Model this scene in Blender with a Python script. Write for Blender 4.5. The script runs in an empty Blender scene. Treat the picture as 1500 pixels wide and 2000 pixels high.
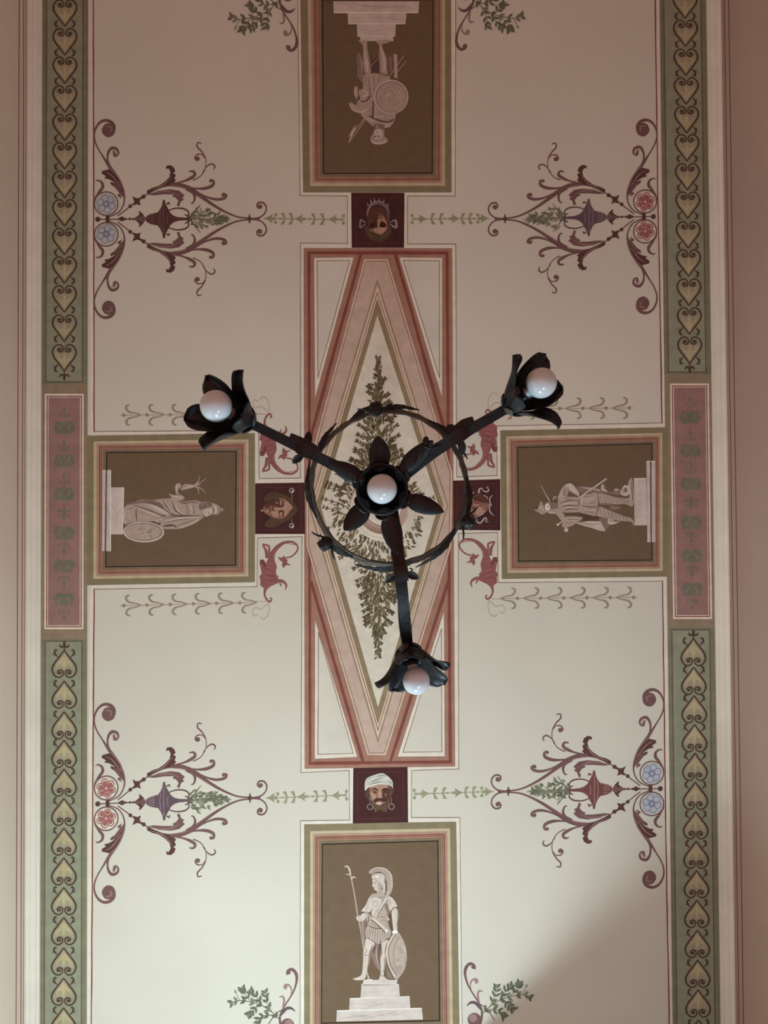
import bpy, bmesh, math, random
from mathutils import Vector, Matrix
from mathutils.geometry import tessellate_polygon
random.seed(7)
SC = bpy.context.scene
COL = SC.collection
F = 1500.0                      # focal length in pixels of the 1500 x 2000 frame
ZC, ZCAM = 4.5, 1.5             # ceiling height, camera height
# ---------------------------------------------------------------- camera
th = math.atan(28/1500)
FWD = Vector((0, -math.sin(th), math.cos(th)))
DWN = Vector((0, math.cos(th), math.sin(th)))
RGT = Vector((1, 0, 0))
cam_d = bpy.data.cameras.new('camera'); cam = bpy.data.objects.new('camera', cam_d); COL.objects.link(cam)
cam_d.sensor_width = 36; cam_d.lens = 27.0; cam_d.clip_start = 0.05
m = Matrix((( RGT.x, -DWN.x, -FWD.x, 0), (RGT.y, -DWN.y, -FWD.y, 0), (RGT.z, -DWN.z, -FWD.z, ZCAM), (0, 0, 0, 1)))
cam.matrix_world = m
SC.camera = cam
# ---------------------------------------------------------------- light and exposure
SC.view_settings.view_transform = 'Standard'
SC.view_settings.look = 'None'
SC.view_settings.gamma = 1.0
SC.view_settings.use_curve_mapping = False
SC.view_settings.exposure = 0.0
w = bpy.data.worlds.new('world'); SC.world = w; w.use_nodes = True
w.node_tree.nodes['Background'].inputs[0].default_value = (0.55, 0.50, 0.46, 1)
w.node_tree.nodes['Background'].inputs[1].default_value = 0.05
S_W, S_C = 46.5, (0.78, 1.0, 1.04)
W_W, W_C = 15, (1.0, 0.30, 0.17)
K_W, K_C = 12.5, (0.64, 0.93, 1.10)
def area(name, loc, target, sx, sy, watts, col):
    d = bpy.data.lights.new(name, 'AREA'); d.shape = 'RECTANGLE'; d.size = sx; d.size_y = sy
    d.energy = watts; d.color = col
    o = bpy.data.objects.new(name, d); COL.objects.link(o); o.location = loc
    o.rotation_euler = (Vector(target) - Vector(loc)).to_track_quat('-Z', 'Y').to_euler()
    return o
# daylight entering low through the tall opening behind the pier (below the photo's bottom edge)
area('daylight_opening', (-0.10, 2.43, 2.65), (-0.65, 1.1, 3.3), 0.46, 0.40, S_W, S_C)
# added warm fill low in the room, tints the dim end of the ceiling
area('warm_floor_glow', (0.0, -0.9, 0.35), (0.0, -0.6, 4.5), 2.2, 3.4, W_W, W_C)
# added cool fill that lifts the shaded corner in front of the pier
area('floor_bounce', (0.70, 1.72, 1.5), (1.0, 1.75, 4.5), 0.6, 0.6, K_W, K_C)
# ---------------------------------------------------------------- mapping photo pixels to points of the room
def ray(px, py):
    return FWD + RGT*((px-750)/F) + DWN*((py-1000)/F)
def P(px, py):                  # the point of the ceiling plane seen at a pixel
    d = ray(px, py); k = (ZC-ZCAM)/d.z
    return Vector((d.x*k, d.y*k, ZC))
def C(px, py, dist):            # a point at height ZCAM + dist
    d = ray(px, py); k = dist/d.z
    return Vector((d.x*k, d.y*k, ZCAM+dist))
def cx(v): return 739.8 + (v-1000)*0.0058
def sc(v): return 1 + (v-1000)*1.25e-5
def W(u, v):                    # the painted layout: u across from the middle axis, v along it
    return (cx(v)+u*sc(v), v)
# ---------------------------------------------------------------- materials
def lin(c): return tuple(((x/255)/12.92 if x/255 <= 0.04045 else ((x/255+0.055)/1.055)**2.4) for x in c)
MATS = {}
def paint(name, rgb, var=0.10, scale=14, rough=0.85, metal=0.0, spec=0.2, bump=0.0):
    if name in MATS: return MATS[name]
    m = bpy.data.materials.new(name); m.use_nodes = True
    nt = m.node_tree; b = nt.nodes['Principled BSDF']
    b.inputs['Roughness'].default_value = rough; b.inputs['Metallic'].default_value = metal
    b.inputs['Specular IOR Level'].default_value = spec
    c = lin(rgb)
    geo = nt.nodes.new('ShaderNodeNewGeometry')
    n = nt.nodes.new('ShaderNodeTexNoise'); n.inputs['Scale'].default_value = scale; n.inputs['Detail'].default_value = 5
    nt.links.new(geo.outputs['Position'], n.inputs['Vector'])
    r = nt.nodes.new('ShaderNodeMapRange'); r.inputs['From Min'].default_value = 0.3; r.inputs['From Max'].default_value = 0.7
    r.inputs['To Min'].default_value = 1-var; r.inputs['To Max'].default_value = 1+var
    nt.links.new(n.outputs['Fac'], r.inputs['Value'])
    mx = nt.nodes.new('ShaderNodeVectorMath'); mx.operation = 'SCALE'; mx.inputs[0].default_value = c
    nt.links.new(r.outputs['Result'], mx.inputs['Scale'])
    nt.links.new(mx.outputs['Vector'], b.inputs['Base Color'])
    if bump:
        bp = nt.nodes.new('ShaderNodeBump'); bp.inputs['Strength'].default_value = bump; bp.inputs['Distance'].default_value = 0.004
        n2 = nt.nodes.new('ShaderNodeTexNoise'); n2.inputs['Scale'].default_value = 60; n2.inputs['Detail'].default_value = 4
        nt.links.new(geo.outputs['Position'], n2.inputs['Vector'])
        nt.links.new(n2.outputs['Fac'], bp.inputs['Height']); nt.links.new(bp.outputs['Normal'], b.inputs['Normal'])
    MATS[name] = m
    return m
PAL = dict(
 cream=(226,219,206), light=(240,231,217), thinred=(142,98,90), redline=(146,80,72), thinbrown=(158,134,120),
 olive=(146,132,104), yellow=(208,189,157), tan=(184,150,130), red=(144,86,72), pink=(174,132,114),
 brown=(136,118,96), dark=(58,44,38), panel=(121,99,78), stripbrown=(158,138,116),
 green=(156,158,136), greenedge=(138,134,112), greenline=(116,102,84), heart=(96,70,58), heartfill=(174,163,140), gold=(192,178,138), goldlite=(206,194,160),
 pinkpanel=(166,127,122), sage=(128,126,108), whiteline=(244,228,212), sageline=(140,120,104),
 maroon=(78,44,44), maroonline=(98,56,54),
 salmon=(175,131,114), lozred=(140,80,70), lozpink=(210,183,168), lozgold=(156,136,108), lozbrown=(150,112,92), lozcream=(232,222,206), lozwhite=(232,206,186),
 mauve=(128,94,94), mauvedark=(100,68,66), mauvelite=(168,134,132), plum=(112,90,98), plumlite=(150,130,142),
 blue=(140,147,170), bluelite=(200,200,208), rose=(172,108,104), roselite=(222,186,174),
 leaf=(134,136,114), leafdark=(110,114,94), leaflite=(150,152,124), garl=(162,160,128),
 pale=(186,164,146), paletip=(168,150,132), dragon=(156,98,98), dragondark=(132,76,76), dragonlite=(186,126,120), ghost=(206,176,166),
 oak=(122,110,84), oakdark=(98,86,62), oaklite=(146,134,102),
 g0=(104,80,72), g1=(148,124,114), g2=(190,168,156), g3=(218,201,190), g4=(246,238,228), marble=(220,204,196), marbleline=(196,178,170),
 skin=(150,108,92), skinlite=(188,146,126), skindark=(98,62,52), hair=(96,74,58), hairdark=(82,54,42), ink=(62,34,30), cloth=(214,208,196), clothshade=(150,150,142), silver=(166,152,152), silverdark=(126,110,112), ring_paint=(150,126,124), urnred=(126,80,80), straw=(134,108,82),
)
def M(k): return paint(k+'_paint', PAL[k], 0.06 if k in ('cream','light','panel') else 0.10, 6 if k=='cream' else 22)
# ---------------------------------------------------------------- object helpers
def tag(o, label=None, cat=None, group=None, kind=None):
    if label: o['label'] = label
    if cat: o['category'] = cat
    if group: o['group'] = group
    if kind: o['kind'] = kind
    return o
def thing(name, loc, label, cat, group=None):
    o = bpy.data.objects.new(name, None); COL.objects.link(o); o.location = loc; o.empty_display_size = 0.05
    return tag(o, label, cat, group)
def link_mesh(name, me, parent=None, smooth=False):
    o = bpy.data.objects.new(name, me); COL.objects.link(o)
    if parent is not None: o.parent = parent
    if smooth:
        for p in me.polygons: p.use_smooth = True
    return o
def wloc(o):
    v = Vector(o.location)
    while o.parent is not None:
        o = o.parent; v += Vector(o.location)
    return v
def cat_rom(pts, closed=False, n=6):
    pts = [tuple(p) for p in pts]; N = len(pts); out = []
    if N < 3: return pts
    rng = range(N if closed else N-1)
    for i in rng:
        if closed: p0, p1, p2, p3 = pts[(i-1) % N], pts[i], pts[(i+1) % N], pts[(i+2) % N]
        else: p0, p1, p2, p3 = pts[max(i-1, 0)], pts[i], pts[i+1], pts[min(i+2, N-1)]
        for k in range(n):
            t = k/n; t2, t3 = t*t, t*t*t
            out.append(tuple(0.5*((2*b)+(-a+c)*t+(2*a-5*b+4*c-d)*t2+(-a+3*b-3*c+d)*t3) for a, b, c, d in zip(p0, p1, p2, p3)))
    if not closed: out.append(pts[-1])
    return out
class Art:
    """One painted part on the ceiling: brushwork laid over brushwork, a hair apart."""
    def __init__(s, name, parent, base_mm, T=None, label=None):
        s.name, s.parent, s.base, s.T, s.label = name, parent, base_mm*1e-3, T or (lambda x, y: (x, y)), label
        s.v, s.f, s.mi, s.mats, s.k, s.n, s.last = [], [], [], [], 0, 0, None
    def _m(s, mat):
        if mat != s.last:
            s.k += 1; s.last = mat
        if mat not in s.mats: s.mats.append(mat)
        return s.mats.index(mat)
    def up(s): s.last = None
    def _pt(s, x, y, e=0):
        q = P(*s.T(x, y)); return (q.x, q.y, ZC - s.base - s.k*1.6e-5 - (s.n % 400)*7e-6 - e*6e-7)
    def fill(s, pts, mat, smooth=False, n=5):
        if smooth: pts = cat_rom(pts, True, n)
        s.n += 1; i = s._m(mat); b = len(s.v)
        q = [s._pt(x, y) for x, y in pts]; s.v += q
        for t in tessellate_polygon([[Vector((a, c, 0)) for a, c, _ in q]]):
            s.f.append(tuple(b+j for j in t)); s.mi.append(i)
    def stroke(s, pts, w, mat, n=6, smooth=True, closed=False):
        """w: one width or a list of widths spread along the line (in the art's own units)"""
        if isinstance(w, (int, float)): w = [w]
        if smooth: pts = cat_rom(pts, closed, n)
        if closed: pts = list(pts)+[pts[0]]
        s.n += 1; i = s._m(mat); b = len(s.v); N = len(pts)
        L = [0.0]
        for a, c in zip(pts, pts[1:]): L.append(L[-1]+math.hypot(c[0]-a[0], c[1]-a[1]))
        for j, (x, y) in enumerate(pts):
            a = pts[j-1] if j else (pts[-2] if closed else pts[0]); c = pts[j+1] if j < N-1 else (pts[1] if closed else pts[-1])
            dx, dy = c[0]-a[0], c[1]-a[1]; l = math.hypot(dx, dy) or 1
            t = (L[j]/(L[-1] or 1))*(len(w)-1); q = min(int(t), len(w)-2) if len(w) > 1 else 0
            ww = w[0] if len(w) == 1 else w[q]+(w[q+1]-w[q])*(t-q)
            k = 1.0
            if not smooth and 0 < j < N-1 or (closed and not smooth):   # mitre
                ax, ay = x-a[0], y-a[1]; la = math.hypot(ax, ay) or 1
                cs = abs((ax*dx+ay*dy)/(la*l)); k = 1/max(cs, 0.5)
            nx, ny = -dy/l*ww/2*k, dx/l*ww/2*k
            s.v.append(s._pt(x+nx, y+ny, j)); s.v.append(s._pt(x-nx, y-ny, j))
            if j: s.f.append((b+2*j-2, b+2*j-1, b+2*j+1, b+2*j)); s.mi.append(i)
    def line(s, pts, w, mat, jit=0.35, closed=False, step=45):
        """straight hand-drawn line"""
        pts = list(pts)+([pts[0]] if closed else [])
        for a, c in zip(pts, pts[1:]):
            l = math.hypot(c[0]-a[0], c[1]-a[1]) or 1; n = max(1, int(l/step)); q = []
            nx, ny = -(c[1]-a[1])/l, (c[0]-a[0])/l
            ex, ey = (c[0]-a[0])/l*w/2, (c[1]-a[1])/l*w/2
            for k in range(n+1):
                t = k/n; e = random.uniform(-jit, jit) if 0 < k < n else 0
                q.append((a[0]+(c[0]-a[0])*t+nx*e + (ex if k == n else -ex if k == 0 else 0), a[1]+(c[1]-a[1])*t+ny*e + (ey if k == n else -ey if k == 0 else 0)))
            s.stroke(q, [w*random.uniform(0.8, 1.15) for _ in range(max(2, n+1))], mat, n=3)
    def ball(s, x, y, r, mat, ry=None, rot=0, n=14):
        ry = ry or r; c, d = math.cos(rot), math.sin(rot)
        s.fill([(x+r*math.cos(a)*c-ry*math.sin(a)*d, y+r*math.cos(a)*d+ry*math.sin(a)*c) for a in [2*math.pi*k/n for k in range(n)]], mat)
    def ringe(s, x, y, r, w, mat, ry=None, rot=0, n=28):
        ry = ry or r; c, d = math.cos(rot), math.sin(rot)
        s.stroke([(x+r*math.cos(a)*c-ry*math.sin(a)*d, y+r*math.cos(a)*d+ry*math.sin(a)*c) for a in [2*math.pi*k/n for k in range(n)]], w, mat, n=1, closed=True)
    def leaf(s, x, y, L, wd, ang, mat, bend=0.0):
        c, d = math.cos(ang), math.sin(ang); q = []
        for t, h in ((0, 0), (0.25, 0.8), (0.5, 1), (0.75, 0.7), (1, 0), (0.75, -0.7), (0.5, -1), (0.25, -0.8)):
            a, b = t*L, h*wd/2+bend*L*t*t
            q.append((x+a*c-b*d, y+a*d+b*c))
        s.fill(q, mat)
    def done(s):
        me = bpy.data.meshes.new(s.name); o = wloc(s.parent) if s.parent is not None else Vector((0, 0, 0))
        me.from_pydata([(a-o.x, b-o.y, c-o.z) for a, b, c in s.v], [], s.f)
        for k in s.mats: me.materials.append(M(k))
        me.polygons.foreach_set('material_index', s.mi); me.update()
        ob = link_mesh(s.name, me, s.parent)
        if s.label: ob['label'] = s.label
        return ob
def at(px, py): return P(px, py)
def ctr(name, px, py, label, cat, group=None): return thing(name, P(px, py), label, cat, group)
# ---------------------------------------------------------------- structure
plaster = paint('plaster_cream', PAL['cream'], 0.035, 2.2, bump=0.12)
def box_mesh(name, x0, x1, y0, y1, z0, z1, mat, kind='structure'):
    bm = bmesh.new()
    vs = [bm.verts.new((x, y, z)) for x in (x0, x1) for y in (y0, y1) for z in (z0, z1)]
    for f in ((0,1,3,2),(4,6,7,5),(0,4,5,1),(2,3,7,6),(0,2,6,4),(1,5,7,3)): bm.faces.new([vs[i] for i in f])
    bmesh.ops.recalc_face_normals(bm, faces=bm.faces)
    me = bpy.data.meshes.new(name); bm.to_mesh(me); bm.free(); me.materials.append(mat)
    o = link_mesh(name, me); tag(o, kind=kind); return o
box_mesh('ceiling', -1.75, 1.85, -3.0, 4.2, ZC, ZC+0.15, plaster)
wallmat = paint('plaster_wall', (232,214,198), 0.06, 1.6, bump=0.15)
wallmat_r = paint('plaster_wall_dull', (196,170,158), 0.06, 1.6, bump=0.15)  # same plaster, dimmer light on the right wall put into a darker colour
floor_m = paint('floor_terracotta', (122,88,70), 0.12, 3, rough=0.6)
box_mesh('floor', -1.75, 1.85, -3.0, 4.2, -0.15, 0.0, floor_m)
def frame_side(u):
    a, b = P(*W(u, -400)), P(*W(u, 2600)); d = (b-a).normalized(); n = Vector((-d.y, d.x, 0))
    if n.x*u < 0: n = -n                     # points outwards
    a = a - d*1.0; b = b + d*0.2
    return a, b, n
def sweep(name, u, prof, mats, mi, kind='structure', parent=None):
    """extrude a profile of (outward, down) points in metres along the side"""
    a, b, n = frame_side(u); v = []; f = []
    for (o, dn) in prof:
        for e in (a, b): q = e + n*o; v.append((q.x, q.y, ZC-dn))
    for j in range(len(prof)-1): f.append((2*j, 2*j+1, 2*j+3, 2*j+2))
    me = bpy.data.meshes.new(name); me.from_pydata(v, [], f)
    for m_ in mats: me.materials.append(m_)
    me.polygons.foreach_set('material_index', mi); me.update()
    o = link_mesh(name, me, parent)
    if kind and parent is None: tag(o, kind=kind)
    return o
mould = paint('moulding_white', (240,230,216), 0.05, 9, bump=0.1)
mouldpink = paint('moulding_pink', (212,176,160), 0.05, 9)
stripe_red = paint('wall_stripe_red', (148,78,68), 0.1, 30)
stripe_pink = paint('wall_stripe_pink', (206,160,146), 0.1, 30)
def cove(o0, d0, o1, d1, n=5, convex=True):
    q = []
    for k in range(n+1):
        t = k/n*math.pi/2
        if convex: q.append((o0+(o1-o0)*math.sin(t), d0+(d1-d0)*(1-math.cos(t))))
        else: q.append((o0+(o1-o0)*(1-math.cos(t)), d0+(d1-d0)*math.sin(t)))
    return q
def side(u, sgn, nm):
    # cornice from the painted border down to the wall
    prof = [(0, -0.002), (0, 0.006), (0.010, 0.006), (0.010, 0.010)] + cove(0.010, 0.010, 0.026, 0.022, 5, False) + [(0.028, 0.022), (0.028, 0.028)] \
        + cove(0.028, 0.028, 0.040, 0.040, 5, True)+[(0.040, 0.046)]
    sweep('trim_%d' % (1 if sgn < 0 else 2), u, prof, [mould], [0]*(len(prof)-1))
    wl = [(0.040, 0.040), (0.0405, 4.6)]
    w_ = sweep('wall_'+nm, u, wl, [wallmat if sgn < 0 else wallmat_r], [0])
    # painted stripes on the top of the wall
    for d0, d1, m_ in ((0.0470, 0.055, stripe_pink), (0.0695, 0.0745, stripe_red), (0.1065, 0.1120, stripe_red)):
        pr = [(0.0392, d0), (0.0392, d1)]
        s_ = sweep('painted_stripe', u, pr, [m_], [0], parent=w_)
side(-659.5, -1, 'left'); side(653.0, 1, 'right')
box_mesh('wall_back', -1.75, 1.85, -3.1, -3.0, 0, ZC, wallmat)
# unseen pier, placed and sized to block the daylight and shade the ceiling's corner
box_mesh('wall_pier', 0.325, 1.42, 1.99, 2.07, 0, ZC, wallmat)
box_mesh('wall_front', -1.75, 1.85, 4.1, 4.2, 0, ZC, wallmat)
# ---------------------------------------------------------------- red outlined plaster fields
fields = {
 'upper left':  ([(182,-60),(183,400),(184,843),(505,841),(506,935),(587,934),(587,475),(679,476),(679,383),(586,382),(581,-60)], 'around scrollwork with dim blue flowers'),
 'upper right': ([(1279,-60),(1285,400),(1293,826),(970,832),(971,929),(892,932),(890,477),(796,477),(796,383),(889,383),(890,-60)], 'around scrollwork with dim red flowers'),
 'lower left':  ([(178,2060),(181,1600),(184,1151),(502,1146),(503,1051),(590,1048),(588,1509),(682,1505),(683,1602),(587,1603),(586,2060)], 'around scrollwork with bright red flowers'),
 'lower right': ([(1308,2060),(1300,1600),(1294,1135),(973,1138),(972,1040),(895,1042),(896,1502),(804,1505),(803,1597),(898,1597),(903,2060)], 'around scrollwork with bright blue flowers'),
}
# pale margin that runs round the four fields
def inset_poly(pts, d):
    out = []; N = len(pts)
    A = sum(pts[i][0]*pts[(i+1) % N][1]-pts[(i+1) % N][0]*pts[i][1] for i in range(N)); sg = 1 if A > 0 else -1
    for i in range(N):
        a, b, c = pts[i-1], pts[i], pts[(i+1) % N]
        d1 = Vector((b[0]-a[0], b[1]-a[1])).normalized(); d2 = Vector((c[0]-b[0], c[1]-b[1])).normalized()
        n1 = Vector((-d1.y, d1.x))*sg; n2 = Vector((-d2.y, d2.x))*sg
        nb = (n1+n2); nb = nb/(max(nb.dot(nb), 1e-6))*2
        out.append((b[0]+nb.x*d, b[1]+nb.y*d))
    return out
for k, (pts, where) in fields.items():
    left = 'left' in k
    r = ctr('painted_field_outline', *pts[3], 'thin red outline of the %s cream field %s' % (k, where), 'painted outline', 'painted outlines of the cream fields')
    a = Art('pale_margin', r, 0.15, label='pale cream margin')
    o = inset_poly(pts, -8); N = len(pts)
    for i in range(N-1): a.fill([pts[i], pts[i+1], o[i+1], o[i]], 'light')
    a.done()
    a = Art('outline', r, 0.5)
    for i in range(N-1): a.line([pts[i], pts[i+1]], 2.6 if i < 2 else 1.5, 'redline' if i < 2 else 'thinbrown')
    a.done()
# ---------------------------------------------------------------- side borders: green strips with hearts, pink strips with flowers
def quadstrip(a, u0, u1, y0, y1, mat, n=8):
    ys = [y0+(y1-y0)*k/n for k in range(n+1)]
    a.fill([W(u0, y) for y in ys]+[W(u1, y) for y in reversed(ys)], mat)
def heart(root, u, y, sg, s=1.0):
    """point of the heart at (u, y); it opens towards -sg"""
    x0, y0 = W(u, y)
    T = lambda X, Y: (x0+X*s, y0+Y*s*sg)
    a = Art('heart_motif', root, 1.0, T)
    half = [(0,0),(-5,-7),(-11,-15),(-18,-24),(-22.5,-33),(-22,-42),(-16.5,-49.5),(-9,-51.5),(-3,-47),(-2.6,-40.5),(-8,-37.5),(-12.5,-40.5),(-11,-44.5),(-8,-43.5)]
    body = [(0,-2),(-10,-16),(-18,-27),(-20.5,-36),(-17,-40),(-7,-35),(0,-38)]
    a.fill(body+[(-x, Y) for x, Y in reversed(body[1:-1])], 'heartfill')
    for m_ in (1, -1):
        a.stroke([(m_*2,-10),(m_*5,-20),(m_*11,-25),(m_*13.5,-30),(m_*11,-34)], [1.5,5,5,3.5,1], 'gold')
    a.leaf(0, -6, 31, 9, -math.pi/2, 'gold')
    for m_ in (1, -1): a.stroke([(m_*3,-13),(m_*6,-20),(m_*11,-23.5)], 1.2, 'goldlite')
    a.stroke([(0,-8),(0,-32)], 1.4, 'goldlite', smooth=False)
    for m_ in (1, -1):
        a.stroke([(m_*x, Y) for x, Y in half], [2.6,3.2,3.6,3.6,3.0,2.6,3.0,2.4], 'heart')
        a.ball(m_*8.2, -43, 2.8, 'heart')
        a.stroke([(m_*12,-13),(m_*17,-8),(m_*18.5,-3),(m_*16,1),(m_*13.5,-1)], [1.2,3,4.2,3.4,2], 'heart')
        a.stroke([(m_*18,-4),(m_*21,-10)], [3,1], 'heart')
    a.done()
def finial(root, u, y, sg):
    x0, y0 = W(u, y); a = Art('finial', root, 1.0, lambda X, Y: (x0+X, y0+Y*sg))
    a.stroke([(0,-8),(0,10)], 2.5, 'heart', smooth=False)
    for m_ in (1, -1): a.stroke([(0,4),(m_*5,1),(m_*9,4),(m_*7,6)], [4,4,3,1.5], 'heart')
    a.leaf(0, 3, 10, 6, math.pi/2, 'heart'); a.done()
def green_strip(u, ue0, ue1, y0, y1, pts, sg, yf, label):
    r = ctr('heart_border', *W(u, (y0+y1)/2), label, 'painted border', 'green heart borders along the ceiling sides')
    a = Art('border_ground', r, 0.5)
    quadstrip(a, ue0, ue1, y0, y1, 'greenedge' )
    lo, hi = min(ue0, ue1), max(ue0, ue1)
    ya, yb = (y0, y1-3) if sg > 0 else (y0+3, y1)
    quadstrip(a, lo+7, hi-9, ya, yb, 'greenline'); quadstrip(a, lo+9.5, hi-11.5, ya+(2.5 if sg < 0 else 0), yb-(2.5 if sg > 0 else 0), 'green')
    a.done()
    for y in pts: heart(r, u, y, sg, 1.0 if sg > 0 else 1.03)
    finial(r, u, yf, sg)
ULs = [725-57.3, 725]; ULs = [725, 667, 610, 553.5, 498, 442, 386.5, 330.5, 275, 219.5, 163.5, 108, 51.7, -4]
URs = [710, 653, 596.7, 540, 485, 427, 371.5, 315, 260, 204, 148, 91.5, 36.5, -19]
LLs = [1270, 1330, 1390, 1445.5, 1501.7, 1559, 1617, 1675, 1733, 1791.7, 1851, 1910, 1968, 2026]
LRs = [1247, 1303, 1358.5, 1415, 1471, 1527.5, 1585, 1642.5, 1700, 1758, 1816.7, 1875, 1933, 1992]
green_strip(-614.5, -659, -569, -70, 750, ULs, 1, 731, 'upper left green border of down-pointing heart scrolls along the left cornice')
green_strip(611, 653, 561, -70, 731, URs, 1, 716, 'upper right green border of down-pointing heart scrolls along the right cornice')
green_strip(-613.5, -659, -569, 1248, 2080, LLs, -1, 1265, 'lower left bright green border of up-pointing heart scrolls along the left cornice')
green_strip(611, 653, 561, 1226, 2080, LRs, -1, 1242, 'lower right green border of up-pointing heart scrolls, its end in shade')
def pink_strip(u, lo, hi, y0, y1, label):
    r = ctr('flower_border', *W(u, (y0+y1)/2), label, 'painted border', 'pink flower borders beside the side panels')
    a = Art('border_ground', r, 0.45); quadstrip(a, lo, hi, y0-22, y1+22, 'stripbrown'); a.done()
    a = Art('border_frame', r, 0.7); quadstrip(a, u-38, u+38, y0, y1, 'whiteline'); quadstrip(a, u-34.5, u+34.5, y0+4, y1-4, 'redline')
    quadstrip(a, u-32.5, u+32.5, y0+6, y1-6, 'whiteline'); a.done()
    a = Art('pink_ground', r, 1.0); quadstrip(a, u-31, u+31, y0+7.5, y1-7.5, 'pinkpanel'); a.done()
    ym = (y0+y1)/2+4
    a = Art('stem', r, 1.1); a.line([W(u, y0+25), W(u, y1-25)], 1.3, 'sage'); a.done()
    for sg in (-1, 1):
        for k in (1, 2, 3):
            yy = ym+sg*(30+65*(k-1)); x0, _ = W(u, yy)
            a = Art('flower_motif', r, 1.2, lambda X, Y: (x0+X, yy+Y*sg))
            for m_ in (1, -1):
                a.fill([(0,0),(m_*8,-5),(m_*17,-2),(m_*21,7),(m_*17,13),(m_*17,18),(m_*12,21),(m_*8,18),(m_*4,22),(m_*1,14)], 'sage', True)
                a.stroke([(m_*4,4),(m_*10,10),(m_*11,17)], [1.5,3.6,1.5], 'pinkpanel')
                a.stroke([(0,34),(m_*4,29),(m_*9,30),(m_*9,35),(m_*5,35)], [1.5,2.5,2.5,2], 'sage')
            a.stroke([(0,20),(0,44)], 1.4, 'sage', smooth=False); a.leaf(0, 38, 10, 7, math.pi/2, 'sage'); a.ball(0, 34, 2.2, 'sage')
            a.done()
    x0, _ = W(u, ym); a = Art('centre_knot', r, 1.2, lambda X, Y: (x0+X, ym+Y))
    for sg in (-1, 1):
        for m_ in (1, -1): a.stroke([(0,0),(m_*5,sg*5),(m_*11,sg*4),(m_*12,sg*9)], [2,3,3,1], 'sage')
        a.ball(0, sg*9, 3, 'sage')
    a.ball(0, 0, 3.5, 'sage'); a.done()
pink_strip(-614.5, -659, -569, 769, 1229, 'dull pink strip with grey-green flower chain beside the left statue panel')
pink_strip(610, 561, 653, 749, 1209, 'pink strip with grey-green flower chain beside the right statue panel')
# ---------------------------------------------------------------- framed statue panels
BANDS = [(0,'olive'),(0.33,'yellow'),(0.47,'tan'),(0.60,'red'),(0.655,'pink'),(0.70,'red'),(0.73,'pink'),(0.80,'brown'),(0.94,'dark'),(1.0,'panel')]
def lerpq(A, B, t): return [(a[0]+(b[0]-a[0])*t, a[1]+(b[1]-a[1])*t) for a, b in zip(A, B)]
def panel(outer, inner, label):
    c = (sum(p[0] for p in inner)/4, sum(p[1] for p in inner)/4)
    r = ctr('statue_panel', *c, label, 'painted panel', 'painted statue panels')
    a = Art('frame_bands', r, 0.7)
    for (t0, k), (t1, _) in zip(BANDS, BANDS[1:]):
        A, B = lerpq(outer, inner, t0), lerpq(outer, inner, t1)
        for i in range(4): a.fill([A[i], A[(i+1) % 4], B[(i+1) % 4], B[i]], k)
    a.done()
    a = Art('panel_ground', r, 0.9); a.fill(inner, 'panel'); a.done()
    return r
pT = panel([(586,-37),(881,-37),(882,376),(592,376)], [(631,1),(845,1),(843,337),(633,338)], 'top brown panel with upside-down statue holding a round shield')
pB = panel([(594,1610),(891,1605),(898,2034),(594,2036)], [(630.7,1650),(854,1643.5),(857.5,1992),(629,1997)], 'bottom olive-brown panel with pale crested warrior statue leaning on a shield')
pL = panel([(170,851),(498,846),(498,1137),(170,1143)], [(210,885),(460,883),(459,1103),(208,1106)], 'left brown panel with robed statue lying sideways beside an oval shield')
pR = panel([(977,841),(1304,835),(1305,1126),(980,1131)], [(1012,875),(1272,867.5),(1272,1093),(1014,1095)], 'right brown panel with bearded statue in tunic and leggings lying sideways')
def zt(bx, by, s): return lambda x, y: (bx+x/s, by+y/s)
def slab(root, pts, name='pedestal_block', T=None, veins=3, base=1.3):
    a = Art(name, root, base, T); a.fill(pts, 'marble')
    (x0, y0), (x1, y1), (x2, y2), (x3, y3) = pts
    k = abs(x2-x0)+abs(y2-y0)
    a.stroke([pts[0], pts[1]], k*0.012, 'g4', smooth=False)
    for j in range(veins):
        s0, s1 = random.random(), random.random(); t0, t1 = random.random()*0.5, 0.5+random.random()*0.5
        f = lambda s, t: (x0+(x1-x0)*s+(x3-x0)*t, y0+(y1-y0)*s+(y3-y0)*t)
        a.stroke([f(s0, t0), f((s0+s1)/2+0.05, 0.5), f(s1, t1)], [k*0.004, k*0.008, k*0.003], 'marbleline')
    return a.done()
# --- bottom warrior
T = zt(640, 1660, 7.5); r = pB
slab(r, [(658,1974),(824,1969),(826,1991),(657,1995)], 'pedestal_plinth', veins=8)
slab(r, [(683,1950),(800,1946),(801.5,1969),(682,1973)], veins=6)
slab(r, [(706,1922),(779,1922),(781,1945),(704,1949)], veins=4)
slab(r, [(710,1914),(776,1914),(775,1923),(708,1924)], veins=1)
a = Art('trident', r, 1.1, T)
a.stroke([(330,345),(360,480),(400,700),(440,960),(480,1150),(520,1380),(540,1520)], [22,18,18,20,20,22], 'g2')
a.stroke([(245,250),(285,238),(318,285),(335,370)], [10,26,26,22], 'g3'); a.stroke([(262,350),(320,362)], [6,18], 'g3'); a.stroke([(345,425),(375,395),(418,408)], [26,24,6], 'g3'); a.done()
a = Art('cloak', r, 1.2, T)
a.fill([(480,1000),(560,980),(610,1100),(565,1350),(530,1400),(495,1200)], 'g1', True)
a.stroke([(505,1040),(520,1200),(530,1350)], 12, 'g2'); a.stroke([(560,1050),(560,1200),(540,1330)], 10, 'g0')
a.fill([(620,1420),(790,1340),(800,1500),(775,1790),(700,1700),(650,1580)], 'g1')
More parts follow.
